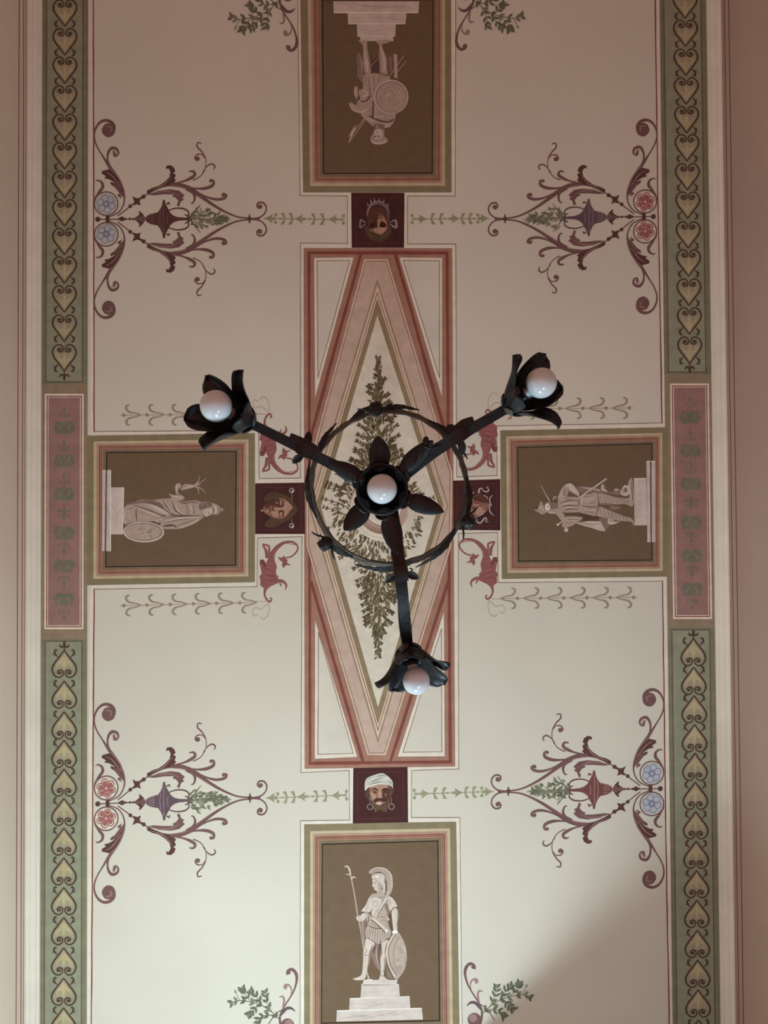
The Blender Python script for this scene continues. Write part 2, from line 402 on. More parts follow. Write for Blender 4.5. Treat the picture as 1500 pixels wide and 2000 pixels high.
a.stroke([(690,1400),(660,1520)], [40,8], 'g0'); a.stroke([(770,1380),(750,1560),(770,1700)], [34,20,4], 'g0'); a.stroke([(720,1400),(715,1560),(755,1740)], [6,16,6], 'g2'); a.done()
a = Art('shield', r, 1.3, T)
a.fill([(1010,1200),(1060,1230),(1130,1380),(1160,1540),(1130,1740),(1060,1850),(1000,1900),(930,1790),(880,1650),(860,1500),(900,1330),(960,1220)], 'g2', True)
a.fill([(860,1700),(960,1880),(900,1880),(870,1850)], 'g1')
a.stroke([(985,1215),(925,1310),(872,1430),(868,1560),(900,1700),(990,1860)], [14,18,20,16,18,22], 'g3')
a.stroke([(1000,1225),(950,1310),(898,1430),(895,1560),(925,1690),(1010,1830)], 8, 'g0')
a.stroke([(1050,1270),(980,1400),(965,1560),(990,1700),(1050,1810)], 7, 'g1')
for q in ([(1080,1390),(1125,1440),(1130,1510)], [(1060,1545),(1140,1535)], [(990,1680),(1030,1660),(1090,1655)], [(1020,1440),(1005,1560)], [(1100,1600),(1110,1700)], [(1060,1320),(1040,1400)]): a.stroke(q, [8,16,6], 'g3')
for q in ([(1055,1450),(1095,1520)], [(1000,1610),(1060,1600)], [(1030,1720),(1090,1730)], [(1120,1560),(1130,1660)]): a.stroke(q, [5,12,5], 'g1')
a.done()
a = Art('warrior_figure', r, 1.5, T)
a.fill([(570,1280),(650,1310),(690,1370),(645,1480),(620,1560),(605,1680),(575,1780),(560,1850),(530,1895),(450,1905),(385,1897),(376,1882),(450,1858),(492,1825),(512,1740),(518,1600),(522,1500),(545,1400)], 'g3', True)
a.fill([(790,1330),(885,1320),(875,1450),(850,1560),(848,1680),(822,1800),(835,1860),(885,1898),(865,1925),(800,1915),(750,1890),(770,1840),(778,1760),(772,1600),(798,1500)], 'g3', True)
a.stroke([(670,1380),(625,1500),(610,1620),(580,1760)], [10,34,26,8], 'g1'); a.stroke([(530,1535),(615,1545)], 10, 'g1'); a.stroke([(545,1420),(570,1480),(540,1520)], 9, 'g1'); a.stroke([(870,1350),(845,1480),(840,1550)], [14,20,8], 'g1')
a.stroke([(830,1560),(835,1680),(815,1790)], [8,16,8], 'g1'); a.stroke([(780,1830),(830,1850)], 10, 'g1'); a.stroke([(575,1780),(600,1880)], [8,24], 'g3'); a.stroke([(570,1895),(650,1895)], 16, 'g3')
a.fill([(600,1100),(900,1140),(918,1260),(880,1295),(800,1320),(750,1372),(700,1360),(630,1310),(555,1270)], 'g2', True)
for x0_, x1_ in ((640,610),(670,650),(700,685),(735,725),(770,765),(805,800),(840,845),(875,890)): a.stroke([(x0_,1150),((x0_+x1_)/2,1220),(x1_,1290+(60 if 680 < x1_ < 780 else 10))], [4,9,5], 'g1')
for x0_, x1_ in ((655,632),(688,668),(718,706),(752,745),(788,782)): a.stroke([(x0_,1150),(x1_,1300+(40 if 680 < x1_ < 780 else 0))], [4,10], 'g3')
a.stroke([(565,1280),(640,1318),(700,1368)], 7, 'g0'); a.stroke([(780,1350),(900,1290)], [6,12], 'g0')
a.fill([(640,650),(730,635),(830,655),(905,675),(960,730),(930,850),(880,930),(870,990),(905,1150),(880,1185),(700,1150),(600,1105),(610,1010),(650,950),(625,850),(600,760)], 'g2', True)
a.fill([(650,850),(700,900),(790,800),(760,700),(660,700),(630,780)], 'g3', True); a.fill([(660,880),(720,900),(700,960),(640,940)], 'g3', True)
a.fill([(840,800),(930,780),(940,870),(880,930),(860,900)], 'g1', True)
a.fill([(895,990),(942,940),(955,1150),(935,1200),(910,1120)], 'g0', True)
a.stroke([(870,960),(895,1030)], [10,26], 'g3')
a.stroke([(870,690),(780,830),(700,980)], [26,20,14], 'g3'); a.stroke([(840,680),(760,820),(680,960)], 6, 'g1'); a.stroke([(885,720),(800,850),(720,970)], 6, 'g0')
a.stroke([(720,990),(800,980),(860,985)], 8, 'g1'); a.stroke([(730,1010),(830,1005)], 8, 'g3')
a.ringe(697, 785, 38, 6, 'g1')
a.stroke([(605,1110),(680,1140),(740,1150),(800,1145)], 12, 'g0')
a.stroke([(640,1060),(700,1110),(760,1130)], 8, 'g1'); a.stroke([(800,1020),(860,1040),(870,1120)], 8, 'g1')
a.stroke([(625,1015),(720,1085),(840,1205)], 12, 'g0'); a.stroke([(630,985),(690,1020),(870,1185)], [18,36,44], 'g3'); a.ball(862, 1185, 20, 'g4')
a.fill([(630,680),(645,800),(625,900),(560,915),(500,895),(478,915),(510,862),(560,800),(590,725)], 'g3', True)
a.stroke([(600,800),(560,880)], 12, 'g2'); a.stroke([(480,918),(540,905),(620,930)], 10, 'g0')
a.fill([(540,905),(620,940),(640,1000),(605,1085),(570,985)], 'g2', True); a.stroke([(600,950),(600,1050)], [6,14], 'g0'); a.stroke([(560,930),(585,1030)], 8, 'g3')
a.fill([(500,925),(560,930),(555,1000),(500,1040),(440,1030),(415,985),(440,962),(490,950)], 'g3', True)
for q in ([(430,975),(480,985)], [(435,1000),(485,1005)], [(450,1025),(490,1015)]): a.stroke(q, 4, 'g1')
a.fill([(890,680),(960,710),(1015,810),(1000,850),(930,885),(890,830)], 'g3', True); a.stroke([(930,900),(960,850),(1015,835)], 12, 'g0'); a.stroke([(900,720),(920,800)], 10, 'g1')
a.fill([(940,890),(1010,855),(1040,960),(1025,1080),(1012,1170),(968,1180),(950,1080),(940,970)], 'g3', True); a.stroke([(1020,900),(1030,1000),(1010,1120)], [8,20,8], 'g1')
a.fill([(945,1190),(985,1165),(1025,1180),(1015,1215),(960,1225)], 'g4', True)
a.fill([(720,585),(790,575),(835,640),(760,685),(728,655)], 'g2', True); a.stroke([(735,690),(780,700),(820,680)], 7, 'g1')
a.fill([(655,430),(700,430),(760,470),(785,540),(765,595),(715,592),(685,580),(672,545),(650,520),(660,480)], 'g3', True)
a.ball(692, 482, 11, 'g0', 6); a.stroke([(672,462),(712,468)], 5, 'g1'); a.stroke([(670,548),(695,548)], 4, 'g0'); a.stroke([(655,520),(672,520)], 4, 'g1'); a.fill([(740,500),(785,500),(770,580),(745,570)], 'g2', True)
a.done()
a = Art('crested_helmet', r, 2.6, T)
a.fill([(600,322),(655,268),(740,247),(850,268),(925,345),(952,450),(945,570),(905,655),(872,695),(848,640),(865,540),(855,430),(820,355),(740,320),(655,352)], 'g2', True)
for k in range(15):
    t = -2.5+k*0.235; c_, s_ = math.cos(t), math.sin(t); a.stroke([(760+105*c_, 440+100*s_), (765+182*c_, 440+185*s_)], [3,6], 'g1')
a.stroke([(605,322),(660,272),(740,252),(850,272),(925,350),(945,450),(940,560)], [10,12,14,14,12,8], 'g3')
a.stroke([(650,355),(740,318),(822,352),(858,430),(866,530),(860,640)], 9, 'g1')
a.fill([(645,375),(690,345),(740,335),(810,350),(850,420),(845,500),(838,620),(805,600),(785,515),(740,480),(700,438),(655,425)], 'g3', True)
a.stroke([(660,420),(700,430),(745,475),(790,500)], 8, 'g1'); a.stroke([(800,510),(815,590)], 10, 'g1'); a.stroke([(830,400),(850,490)], [6,22], 'g0'); a.stroke([(860,520),(858,600)], [6,18], 'g0'); a.ball(730, 385, 28, 'g4', 16)
a.done()
# --- top statue
T = zt(660, 60, 8.694); r = pT
slab(r, [(652,25),(817,25),(819,3),(651,3)], 'pedestal_plinth', veins=7)
slab(r, [(680,47),(792,47),(794,25),(679,25)], veins=5); slab(r, [(698,71),(772,71),(773,47),(697,47)], veins=4); slab(r, [(704,80),(768,80),(768,71),(703,71)], veins=1)
a = Art('spears', r, 1.1, T)
for q in ([(1120,425),(880,770)], [(1160,515),(950,780)], [(640,1225),(420,1580),(185,1905)], [(520,1390),(330,1650),(180,1800)]): a.stroke(q, 15, 'g2')
a.stroke([(310,1640),(240,1760),(185,1900)], [8,34,4], 'g3'); a.stroke([(320,1590),(250,1690),(190,1790)], [8,28,4], 'g2'); a.done()
a = Art('hanging_cloak', r, 1.2, T)
a.fill([(355,360),(400,470),(440,600),(440,870),(380,850),(330,760),(335,620),(315,480)], 'g1', True)
for q in ([(370,400),(400,560),(400,800)], [(345,640),(355,780)]): a.stroke(q, [8,20,8], 'g2')
a.fill([(860,440),(920,440),(922,690),(870,700)], 'g1'); a.fill([(942,400),(1005,400),(1012,820),(960,800)], 'g2'); a.stroke([(985,410),(990,790)], 14, 'g3', smooth=False)
a.fill([(550,460),(690,430),(720,700),(555,720)], 'g0'); a.stroke([(560,520),(640,430)], 20, 'g1'); a.stroke([(560,600),(680,470)], 26, 'g1'); a.done()
a = Art('soldier_figure', r, 1.4, T)
a.fill([(340,165),(400,175),(490,175),(498,300),(530,450),(550,560),(560,690),(520,745),(460,720),(435,600),(425,450),(430,320),(415,240)], 'g2', True)
a.fill([(650,180),(760,160),(885,165),(850,212),(770,228),(745,262),(800,400),(835,520),(832,640),(840,745),(720,720),(700,560),(690,420),(705,260)], 'g2', True)
a.stroke([(450,250),(470,420),(495,560),(495,700)], [14,26,40,26], 'g3'); a.stroke([(720,260),(770,430),(790,560),(780,700)], [14,24,36,26], 'g3')
a.stroke([(700,300),(705,500),(715,690)], [6,16,10], 'g1'); a.stroke([(530,480),(545,660)], 10, 'g1')
a.fill([(440,760),(580,728),(680,733),(800,770),(880,790),(860,1000),(620,1110),(560,1110),(540,950),(430,900)], 'g2', True)
for q in ([(610,760),(620,1060)], [(520,780),(530,920)], [(700,760),(680,900)], [(480,780),(450,880)]): a.stroke(q, [5,14,6], 'g0')
for q in ([(570,760),(580,1050)], [(650,750),(650,900)]): a.stroke(q, [8,26,10], 'g3')
a.fill([(560,1080),(640,1090),(700,1300),(960,1390),(968,1500),(900,1625),(800,1655),(700,1620),(600,1625),(480,1525),(390,1410),(560,1340)], 'g2', True)
a.stroke([(600,1200),(590,1480)], [20,30], 'g0'); a.stroke([(650,1510),(750,1540),(870,1550),(940,1510)], 26, 'g0'); a.stroke([(530,1450),(640,1510)], 22, 'g0')
for q in ([(480,1500),(600,1540),(660,1530)], [(690,1590),(800,1630),(900,1590)], [(640,1440),(780,1470)], [(640,1320),(660,1420)], [(820,1490),(940,1450)]): a.stroke(q, [8,24,8], 'g3')
for x_ in (640, 700, 760): a.ball(x_, 1465, 20, 'g3')
a.fill([(285,950),(335,965),(345,1010),(425,985),(425,905),(510,895),(545,1080),(500,1150),(575,1140),(575,1290),(480,1390),(350,1402),(240,1350),(185,1240),(230,1225),(310,1270),(330,1200),(380,1160),(350,1100),(320,1170),(275,1080)], 'g2', True)
a.stroke([(200,1245),(260,1340),(400,1385),(520,1330)], [6,22,26,10], 'g3'); a.stroke([(390,1200),(470,1200),(530,1140)], 22, 'g0'); a.stroke([(430,1000),(500,1080),(420,1130)], [14,40,14], 'g3'); a.stroke([(340,1010),(350,1090),(340,1150)], 14, 'g0'); a.stroke([(310,970),(300,1060),(320,1120)], 12, 'g3')
a.fill([(615,1590),(785,1610),(775,1710),(640,1710)], 'g1', True); a.stroke([(660,1600),(690,1700)], 26, 'g2')
a.fill([(620,1690),(770,1690),(790,1800),(845,1850),(825,1905),(720,1938),(600,1925),(552,1865),(565,1790),(605,1745)], 'g2', True)
a.fill([(640,1690),(740,1690),(745,1850),(690,1870),(620,1850),(620,1760)], 'g3', True)
a.stroke([(565,1850),(620,1905),(720,1915),(820,1880)], [20,32,34,24], 'g3'); a.stroke([(580,1830),(660,1860),(760,1840)], 10, 'g1')
a.ball(630, 1800, 18, 'g0', 12); a.ball(690, 1800, 18, 'g0', 12); a.stroke([(640,1725),(690,1728)], 9, 'g0'); a.stroke([(662,1790),(662,1750)], 8, 'g1')
a.done()
a = Art('round_shield', r, 2.5, T)
a.ball(905, 1130, 292, 'g3', n=32); a.ball(905, 1132, 268, 'g1', n=32); a.ball(908, 1136, 254, 'g2', n=32)
random.seed(3)
for k in range(26):
    t = random.uniform(0, 6.28); q = random.uniform(30, 215); x_, y_ = 905+q*math.cos(t), 1135+q*math.sin(t); b_ = random.uniform(0, 3.1)
    a.stroke([(x_, y_), (x_+28*math.cos(b_), y_+28*math.sin(b_)), (x_+45*math.cos(b_+.8), y_+45*math.sin(b_+.8))], [4,12,4], 'g1' if k < 13 else 'g3')
a.done()
# --- left statue
T = zt(190, 910, 5.769); r = pL
slab(r, [(150,45),(150,962),(55,958),(60,45)], 'pedestal_plinth', T, 7); slab(r, [(300,240),(285,770),(150,772),(150,242)], 'pedestal_block', T, 5)
a = Art('dark_line_over_plinth', r, 1.7, T); a.stroke([(105,45),(92,960)], 16, 'plum', smooth=False); a.done()
a = Art('robed_figure', r, 1.4, T)
a.fill([(300,480),(340,440),(430,400),(520,378),(640,380),(760,368),(860,358),(900,370),(960,400),(1060,388),(1140,395),(1190,430),(1185,545),(1160,565),(900,565),(740,590),(640,622),(450,635),(330,665),(298,640),(290,560)], 'g2', True)
a.fill([(330,440),(430,400),(640,380),(760,470),(640,440),(520,420)], 'g1', True); a.stroke([(900,395),(980,420),(1060,405),(1150,420)], [6,26,22,8], 'g1')
for q in ([(400,440),(560,490),(770,575)], [(530,395),(690,450),(850,555)], [(740,395),(800,480),(880,555)], [(845,400),(880,500),(960,550)], [(1010,440),(1020,552)], [(1080,420),(1090,540)], [(440,480),(440,560),(450,625)], [(345,490),(400,470)], [(600,400),(720,430)], [(640,620),(720,580),(760,555),(1000,560),(1160,560)]): a.stroke(q, [5,13,6], 'g0')
for q in ([(440,470),(600,530),(740,590)], [(550,430),(680,490),(800,560)], [(600,430),(740,500),(830,570)], [(780,430),(840,510),(910,550)], [(880,430),(920,510),(980,540)], [(460,560),(600,590)], [(310,500),(300,600),(330,650)], [(360,500),(370,600)], [(1040,440),(1070,500),(1060,540)], [(1110,470),(1150,530)]): a.stroke(q, [5,17,6], 'g3')
a.stroke([(300,660),(360,650),(440,640)], 8, 'g1')
a.fill([(808,305),(850,318),(885,318),(876,235),(900,198),(935,200),(945,245),(915,262),(915,310),(965,335),(985,370),(930,388),(835,352)], 'g2', True)
a.stroke([(830,335),(900,350),(960,360)], [6,20,8], 'g3'); a.stroke([(895,215),(895,290)], 10, 'g3'); a.stroke([(915,240),(940,245)], 8, 'g1'); a.stroke([(810,310),(870,325),(930,330)], 5, 'g0')
a.fill([(640,620),(700,580),(745,575),(745,610),(700,640)], 'g2', True); a.stroke([(660,618),(740,590)], 8, 'g3')
a.fill([(1140,440),(1200,403),(1260,405),(1330,428),(1375,455),(1390,500),(1360,545),(1290,548),(1235,568),(1185,545)], 'g2', True)
a.fill([(1150,430),(1210,405),(1290,415),(1300,450),(1250,470),(1190,490),(1150,480)], 'g1', True)
for q in ([(1165,450),(1190,425),(1220,430)], [(1200,470),(1235,440),(1260,450)], [(1240,420),(1275,430),(1285,455)], [(1160,500),(1185,480)]): a.stroke(q, [4,12,5], 'g0')
for q in ([(1175,440),(1205,415)], [(1220,460),(1250,430)], [(1290,430),(1320,450)]): a.stroke(q, [4,11,4], 'g3')
a.fill([(1195,500),(1240,478),(1290,482),(1300,520),(1270,545),(1235,572),(1200,548)], 'g3', True); a.stroke([(1250,548),(1262,530),(1256,515)], [3,8,3], 'g0'); a.stroke([(1205,545),(1222,540)], 6, 'g1'); a.stroke([(1215,510),(1225,530)], 9, 'g2')
a.stroke([(1300,470),(1310,510),(1300,545)], [5,12,5], 'g0'); a.stroke([(1325,450),(1340,500),(1325,540)], [8,18,8], 'g3'); a.stroke([(1360,465),(1372,500),(1358,532)], [6,12,6], 'g1')
a.stroke([(1380,490),(1440,490)], [18,5], 'g2'); a.stroke([(1405,465),(1410,520)], 8, 'g2')
a.done()
a = Art('torch_branch', r, 2.3, T)
a.fill([(945,262),(975,210),(1040,205),(1090,218),(1092,240),(1010,262),(960,275)], 'g2', True); a.stroke([(980,245),(1080,228)], 10, 'g3'); a.stroke([(960,245),(1020,225)], 6, 'g0')
for q in ([(1085,225),(1130,185),(1150,150),(1158,105)], [(1100,225),(1170,180),(1228,140)], [(1100,232),(1140,260),(1145,320)], [(1110,230),(1180,260),(1222,312)], [(1120,215),(1170,215)]): a.stroke(q, [16,14,10,5], 'g2')
a.done()
a = Art('cloak', r, 1.3, T); a.fill([(740,590),(1172,565),(1160,605),(1080,655),(930,708),(760,710),(705,690),(720,640)], 'g2', True)
for q in ([(780,640),(900,610),(1100,590)], [(880,700),(900,680),(1000,640),(1120,600)], [(760,660),(860,670)]): a.stroke(q, [5,13,5], 'g1')
a.stroke([(740,680),(860,670),(890,700)], [10,24,8], 'g0'); a.stroke([(760,620),(940,590),(1140,580)], [6,14,5], 'g3'); a.stroke([(920,700),(1060,655),(1150,605)], [5,12,5], 'g3'); a.done()
a = Art('oval_shield', r, 2.4, T)
a.ball(525, 745, 232, 'g3', 117, 0.02, 32); a.ball(523, 742, 212, 'g0', 99, 0.02, 32); a.ball(520, 742, 206, 'g2', 93, 0.02, 32)
random.seed(5)
for k in range(22):
    t = random.uniform(0, 6.28); q = random.uniform(0, 1); x_, y_ = 550+q*110*math.cos(t), 742+q*65*math.sin(t); b_ = random.uniform(0, 3.1)
    a.stroke([(x_, y_), (x_+20*math.cos(b_), y_+20*math.sin(b_)), (x_+34*math.cos(b_+1), y_+34*math.sin(b_+1))], [3,9,3], 'g1' if k < 12 else 'g3')
a.done()
# --- right statue
T = zt(1030, 890, 5.769); r = pR
slab(r, [(1340,66),(1440,64),(1442,972),(1350,975)], 'pedestal_plinth', T, 7); slab(r, [(1200,258),(1338,255),(1348,785),(1206,785)], 'pedestal_block', T, 6)
a = Art('dark_line_over_plinth', r, 1.7, T); a.stroke([(1388,64),(1394,972)], 16, 'plum', smooth=False); a.done()
a = Art('cloak', r, 1.25, T)
a.fill([(560,345),(700,350),(830,372),(845,318),(870,320),(905,398),(980,395),(1005,365),(1045,380),(1060,440),(900,430),(700,415),(590,420)], 'g1', True)
a.stroke([(600,360),(720,372),(820,395)], [5,16,8], 'g3'); a.stroke([(845,325),(850,380),(900,400)], [18,30,10], 'g3'); a.stroke([(980,385),(1020,385)], 22, 'g3')
a.fill([(590,650),(780,680),(900,700),(915,780),(870,840),(820,740),(640,730)], 'g0', True); a.fill([(800,720),(905,705),(912,800),(870,830)], 'g1', True)
a.fill([(910,708),(1000,740),(1040,735),(990,768),(915,772)], 'g3', True); a.stroke([(930,735),(1010,745)], 6, 'g0')
a.fill([(535,760),(700,735),(822,740),(882,852),(820,845),(700,808)], 'g3'); a.stroke([(600,758),(700,770),(800,770)], 7, 'g1'); a.stroke([(640,770),(760,800),(850,835)], 6, 'g2'); a.done()
a = Art('bearded_figure', r, 1.5, T)
a.fill([(790,430),(900,440),(1000,470),(1110,480),(1150,455),(1135,330),(1170,248),(1190,330),(1192,560),(1100,545),(1000,550),(900,535),(800,530)], 'g2', True)
a.fill([(1050,400),(1090,335),(1135,345),(1155,420),(1110,455),(1060,440)], 'g3', True)
a.fill([(790,570),(920,615),(1060,670),(1180,712),(1196,795),(1165,745),(1040,735),(900,705),(775,672)], 'g2', True)
a.fill([(810,545),(900,535),(1030,570),(1040,600),(960,610),(860,580)], 'g1', True); a.stroke([(820,560),(920,580)], [8,26], 'g0'); a.stroke([(900,600),(950,560),(1030,560)], 8, 'g0')
for k in range(8):
    x_ = 820+k*42; a.stroke([(x_, 450+k*3), (x_+26, 530)], [4,8], 'g1'); a.stroke([(x_+8, 455+k*3), (x_+34, 525)], [4,7], 'g3')
    a.stroke([(x_, 600+k*13), (x_+20, 660+k*9)], [4,9], 'g1'); a.stroke([(x_+14, 610+k*12), (x_+34, 670+k*8)], [4,9], 'g3')
a.stroke([(1065,360),(1080,430)], 8, 'g1'); a.ball(1105, 390, 20, 'g1', 30); a.stroke([(1150,270),(1140,340),(1165,440),(1160,500)], [6,14,16,8], 'g3'); a.stroke([(1175,300),(1182,500)], 6, 'g0')
a.fill([(345,500),(400,460),(570,465),(660,440),(785,420),(802,580),(770,680),(600,640),(420,640),(350,610)], 'g2', True)
for q in ([(360,540),(450,510),(560,500)], [(380,580),(460,560),(560,570)], [(400,620),(480,600),(570,610)], [(420,480),(500,490)], [(620,470),(700,460)], [(640,540),(760,530)], [(650,620),(740,640)], [(570,470),(585,560),(575,640)], [(790,425),(800,570),(768,680)], [(600,555),(680,575),(800,580)]): a.stroke(q, [4,11,5], 'g0')
for q in ([(370,560),(460,535),(560,535)], [(390,600),(470,580),(560,590)], [(640,490),(760,480)], [(620,600),(700,620),(770,610)], [(600,640),(700,665)], [(630,455),(615,500),(595,560),(580,630)], [(650,560),(700,500)]): a.stroke(q, [5,16,6], 'g3')
a.fill([(340,490),(390,360),(460,310),(520,330),(585,435),(560,455),(470,400),(440,460)], 'g2', True)
a.fill([(430,340),(470,315),(520,340),(580,430),(560,440),(480,390)], 'g3', True); a.stroke([(400,370),(360,480)], 10, 'g3'); a.stroke([(455,345),(470,400),(560,450)], 7, 'g1'); a.stroke([(410,380),(420,450)], 12, 'g1')
a.fill([(355,615),(430,690),(450,680),(600,690),(615,712),(520,780),(430,812),(385,790),(400,735),(340,650)], 'g2', True)
for q in ([(350,640),(410,720)], [(460,700),(600,705)], [(450,740),(560,730)], [(370,630),(420,670)]): a.stroke(q, [4,12,5], 'g3')
for q in ([(440,660),(560,660)], [(460,720),(570,718)], [(430,760),(520,750)]): a.stroke(q, [4,11,4], 'g0')
a.fill([(76,612),(115,598),(135,545),(155,508),(185,560),(215,615),(205,645),(160,662),(125,640)], 'g2', True); a.stroke([(130,600),(160,570),(180,620)], 12, 'g3'); a.stroke([(150,520),(190,600)], 6, 'g1')
a.fill([(195,545),(260,518),(345,545),(350,640),(290,655),(215,625)], 'g2', True); a.fill([(250,520),(340,540),(330,600),(260,600)], 'g1', True)
a.fill([(200,560),(240,545),(255,590),(215,620)], 'g4', True); a.ball(232, 575, 10, 'g0', 8); a.stroke([(215,630),(260,645),(320,640)], [6,18,8], 'g3'); a.stroke([(290,600),(340,610)], 8, 'g3')
a.stroke([(285,500),(310,460),(325,480)], [16,20,10], 'g2')
a.done()
a = Art('sword', r, 2.5, T); a.stroke([(562,492),(892,260)], 20, 'g2', smooth=False); a.stroke([(566,482),(886,256)], 7, 'g4', smooth=False); a.done()
a = Art('flute', r, 2.5, T); a.stroke([(153,342),(250,512)], [6,12], 'g3', smooth=False); a.done()
a = Art('dagger_hilt', r, 2.5, T); a.stroke([(330,655),(380,720),(420,770),(435,830)], 12, 'g3'); a.stroke([(330,780),(380,750),(430,710)], [20,12,12], 'g3'); a.ball(436, 836, 24, 'g3'); a.ball(340, 778, 12, 'g4'); a.stroke([(395,760),(410,810)], 10, 'g0'); a.done()
# ---------------------------------------------------------------- head tiles
def head_tile(q, label):
    c = (sum(p[0] for p in q)/4, sum(p[1] for p in q)/4)
    r = ctr('head_tile', *c, label, 'painted panel', 'dark red tiles with painted heads')
    a = Art('tile_ground', r, 0.95); a.fill(q, 'maroon')
    i = lerpq(q, [c]*4, 0.15); j = lerpq(q, [c]*4, 0.18)
    for k in range(4): a.fill([i[k], i[(k+1) % 4], j[(k+1) % 4], j[k]], 'maroonline')
    a.done(); return r
# bottom: turbaned man
r = head_tile([(690,1500),(796,1498),(797,1606),(689,1608)], 'dark tile with bearded man in pale turban and hoop earrings above the bottom panel')
T = zt(680, 1490, 11.54)
a = Art('beard_and_hair', r, 1.15, T)
a.fill([(500,560),(440,640),(400,740),(440,820),(520,860),(540,960),(590,1040),(600,1110),(660,1090),(720,1060),(790,1100),(870,1100),(880,1020),(930,960),(950,800),(1000,700),(1000,560)], 'hair', True)
a.stroke([(600,1000),(620,1090)], 20, 'straw'); a.stroke([(700,980),(680,1070)], 18, 'hairdark'); a.stroke([(820,960),(840,1080)], 20, 'straw'); a.stroke([(420,640),(380,740)], 30, 'hair'); a.done()
a = Art('face', r, 1.3, T)
a.fill([(490,540),(620,500),(860,500),(940,560),(960,700),(900,860),(820,930),(700,960),(600,930),(530,850),(490,720)], 'skin', True)
a.fill([(520,520),(700,500),(860,510),(870,580),(540,590)], 'skinlite', True); a.fill([(780,600),(940,580),(940,760),(860,880),(780,820)], 'skindark', True)
a.fill([(500,650),(600,700),(640,760),(560,850),(520,760)], 'skinlite', True); a.fill([(690,590),(740,600),(750,780),(680,780),(670,700)], 'skinlite', True); a.fill([(820,680),(870,700),(850,760)], 'skin', True)
a.stroke([(520,590),(600,575),(680,620)], [10,34,16], 'ink'); a.stroke([(760,610),(820,580),(900,600)], [14,30,8], 'ink'); a.stroke([(560,650),(600,670),(660,660)], [8,30,8], 'skindark'); a.ball(600, 650, 18, 'ink'); a.ball(820, 650, 16, 'ink')
a.fill([(560,860),(620,800),(720,790),(860,820),(880,880),(780,870),(700,850),(620,890)], 'hairdark', True); a.fill([(630,890),(700,880),(770,900),(720,940),(650,925)], 'roselite', True)
a.fill([(540,900),(630,940),(720,960),(860,890),(900,960),(820,1040),(700,1050),(600,1020)], 'hair', True)
for x_ in range(580, 880, 50): a.stroke([(x_, 950), (x_+10, 1040)], [8,16], 'straw' if x_ % 100 else 'hairdark')
a.done()
a = Art('turban', r, 1.9, T)
a.fill([(375,600),(380,420),(440,330),(580,270),(700,235),(800,235),(900,300),(950,350),(1000,420),(1005,560),(960,520),(860,500),(700,490),(560,520),(450,560),(400,620)], 'cloth', True)
for q in ([(440,460),(600,390),(800,320)], [(460,500),(640,440),(820,420)], [(620,330),(760,280),(860,290)], [(640,380),(780,330)], [(870,400),(960,440),(990,500)], [(860,460),(940,500)], [(420,400),(520,320)]): a.stroke(q, [8,30,10], 'clothshade')
for q in ([(420,540),(600,480),(780,450)], [(430,430),(600,350),(740,300)], [(850,330),(930,360)]): a.stroke(q, [8,22,8], 'g4')
a.done()
for ex, lo in ((495, 985), (975, 980)):
    a = Art('hoop_earring', r, 2.3, T); a.stroke([(ex, 780), (ex, 910)], 16, 'ring_paint', smooth=False); a.ringe(ex, lo, 62, 24, 'ring_paint'); a.done()
# top: upside-down head with crown
r = head_tile([(686,377),(790,377),(789,484),(687,484)], 'dark tile with upside-down crowned head and white ear ornaments below the top panel')
T = zt(680, 370, 12.5)
a = Art('hair', r, 1.15, T); a.fill([(430,900),(400,960),(460,1120),(560,1230),(680,1270),(820,1275),(940,1220),(1040,1080),(1050,960),(980,880),(700,1000),(500,900)], 'hair', True)
for q in ([(420,980),(500,1130),(640,1240)], [(1030,980),(980,1130),(820,1250)], [(700,1090),(760,1180),(700,1230)]): a.stroke(q, [8,26,10], 'hairdark')
a.stroke([(460,1050),(560,1180)], 12, 'straw'); a.stroke([(1000,1020),(900,1180)], 12, 'straw'); a.done()
a = Art('face', r, 1.3, T)
a.fill([(480,600),(560,470),(720,420),(860,460),(950,580),(980,760),(970,940),(880,1060),(760,1110),(600,1070),(510,980),(470,800)], 'skindark', True)
a.fill([(740,620),(860,640),(950,800),(960,940),(870,1060),(800,1110),(700,1080),(560,1030),(520,980),(640,950),(740,940),(720,800)], 'skin', True)
a.fill([(640,950),(900,930),(940,970),(850,1060),(760,1090),(640,1040)], 'skinlite', True); a.fill([(725,720),(780,720),(790,780),(760,920),(720,900)], 'skinlite', True); a.fill([(860,700),(940,820),(900,840),(830,760)], 'skinlite', True)
a.fill([(780,820),(850,790),(920,850),(910,920),(800,930),(770,890)], 'ink', True); a.fill([(520,860),(600,820),(660,870),(640,920),(540,930)], 'ink', True); a.stroke([(700,700),(660,740),(680,880)], [10,26,10], 'ink')
a.stroke([(700,690),(750,705),(800,690)], 16, 'ink'); a.stroke([(710,665),(800,668)], 26, 'rose'); a.stroke([(710,630),(800,635)], 14, 'ink'); a.stroke([(720,600),(790,600)], 20, 'skin'); a.done()
a = Art('crown', r, 1.9, T)
a.stroke([(455,660),(490,500),(570,380),(700,335),(830,350),(930,440),(980,560),(985,800)], [20,50,80,90,90,70,34,16], 'silverdark')
a.stroke([(460,620),(500,470),(590,340),(710,295),(840,310)], [14,24,26,18], 'silver')
for x0_, y0_, x1_, y1_ in ((490,400,460,330),(565,330,535,250),(650,300,640,225),(755,295,765,225),(860,320,880,240),(955,420,980,340)): a.stroke([(x0_,y0_),(x1_,y1_)], [44,8], 'silver')
a.done()
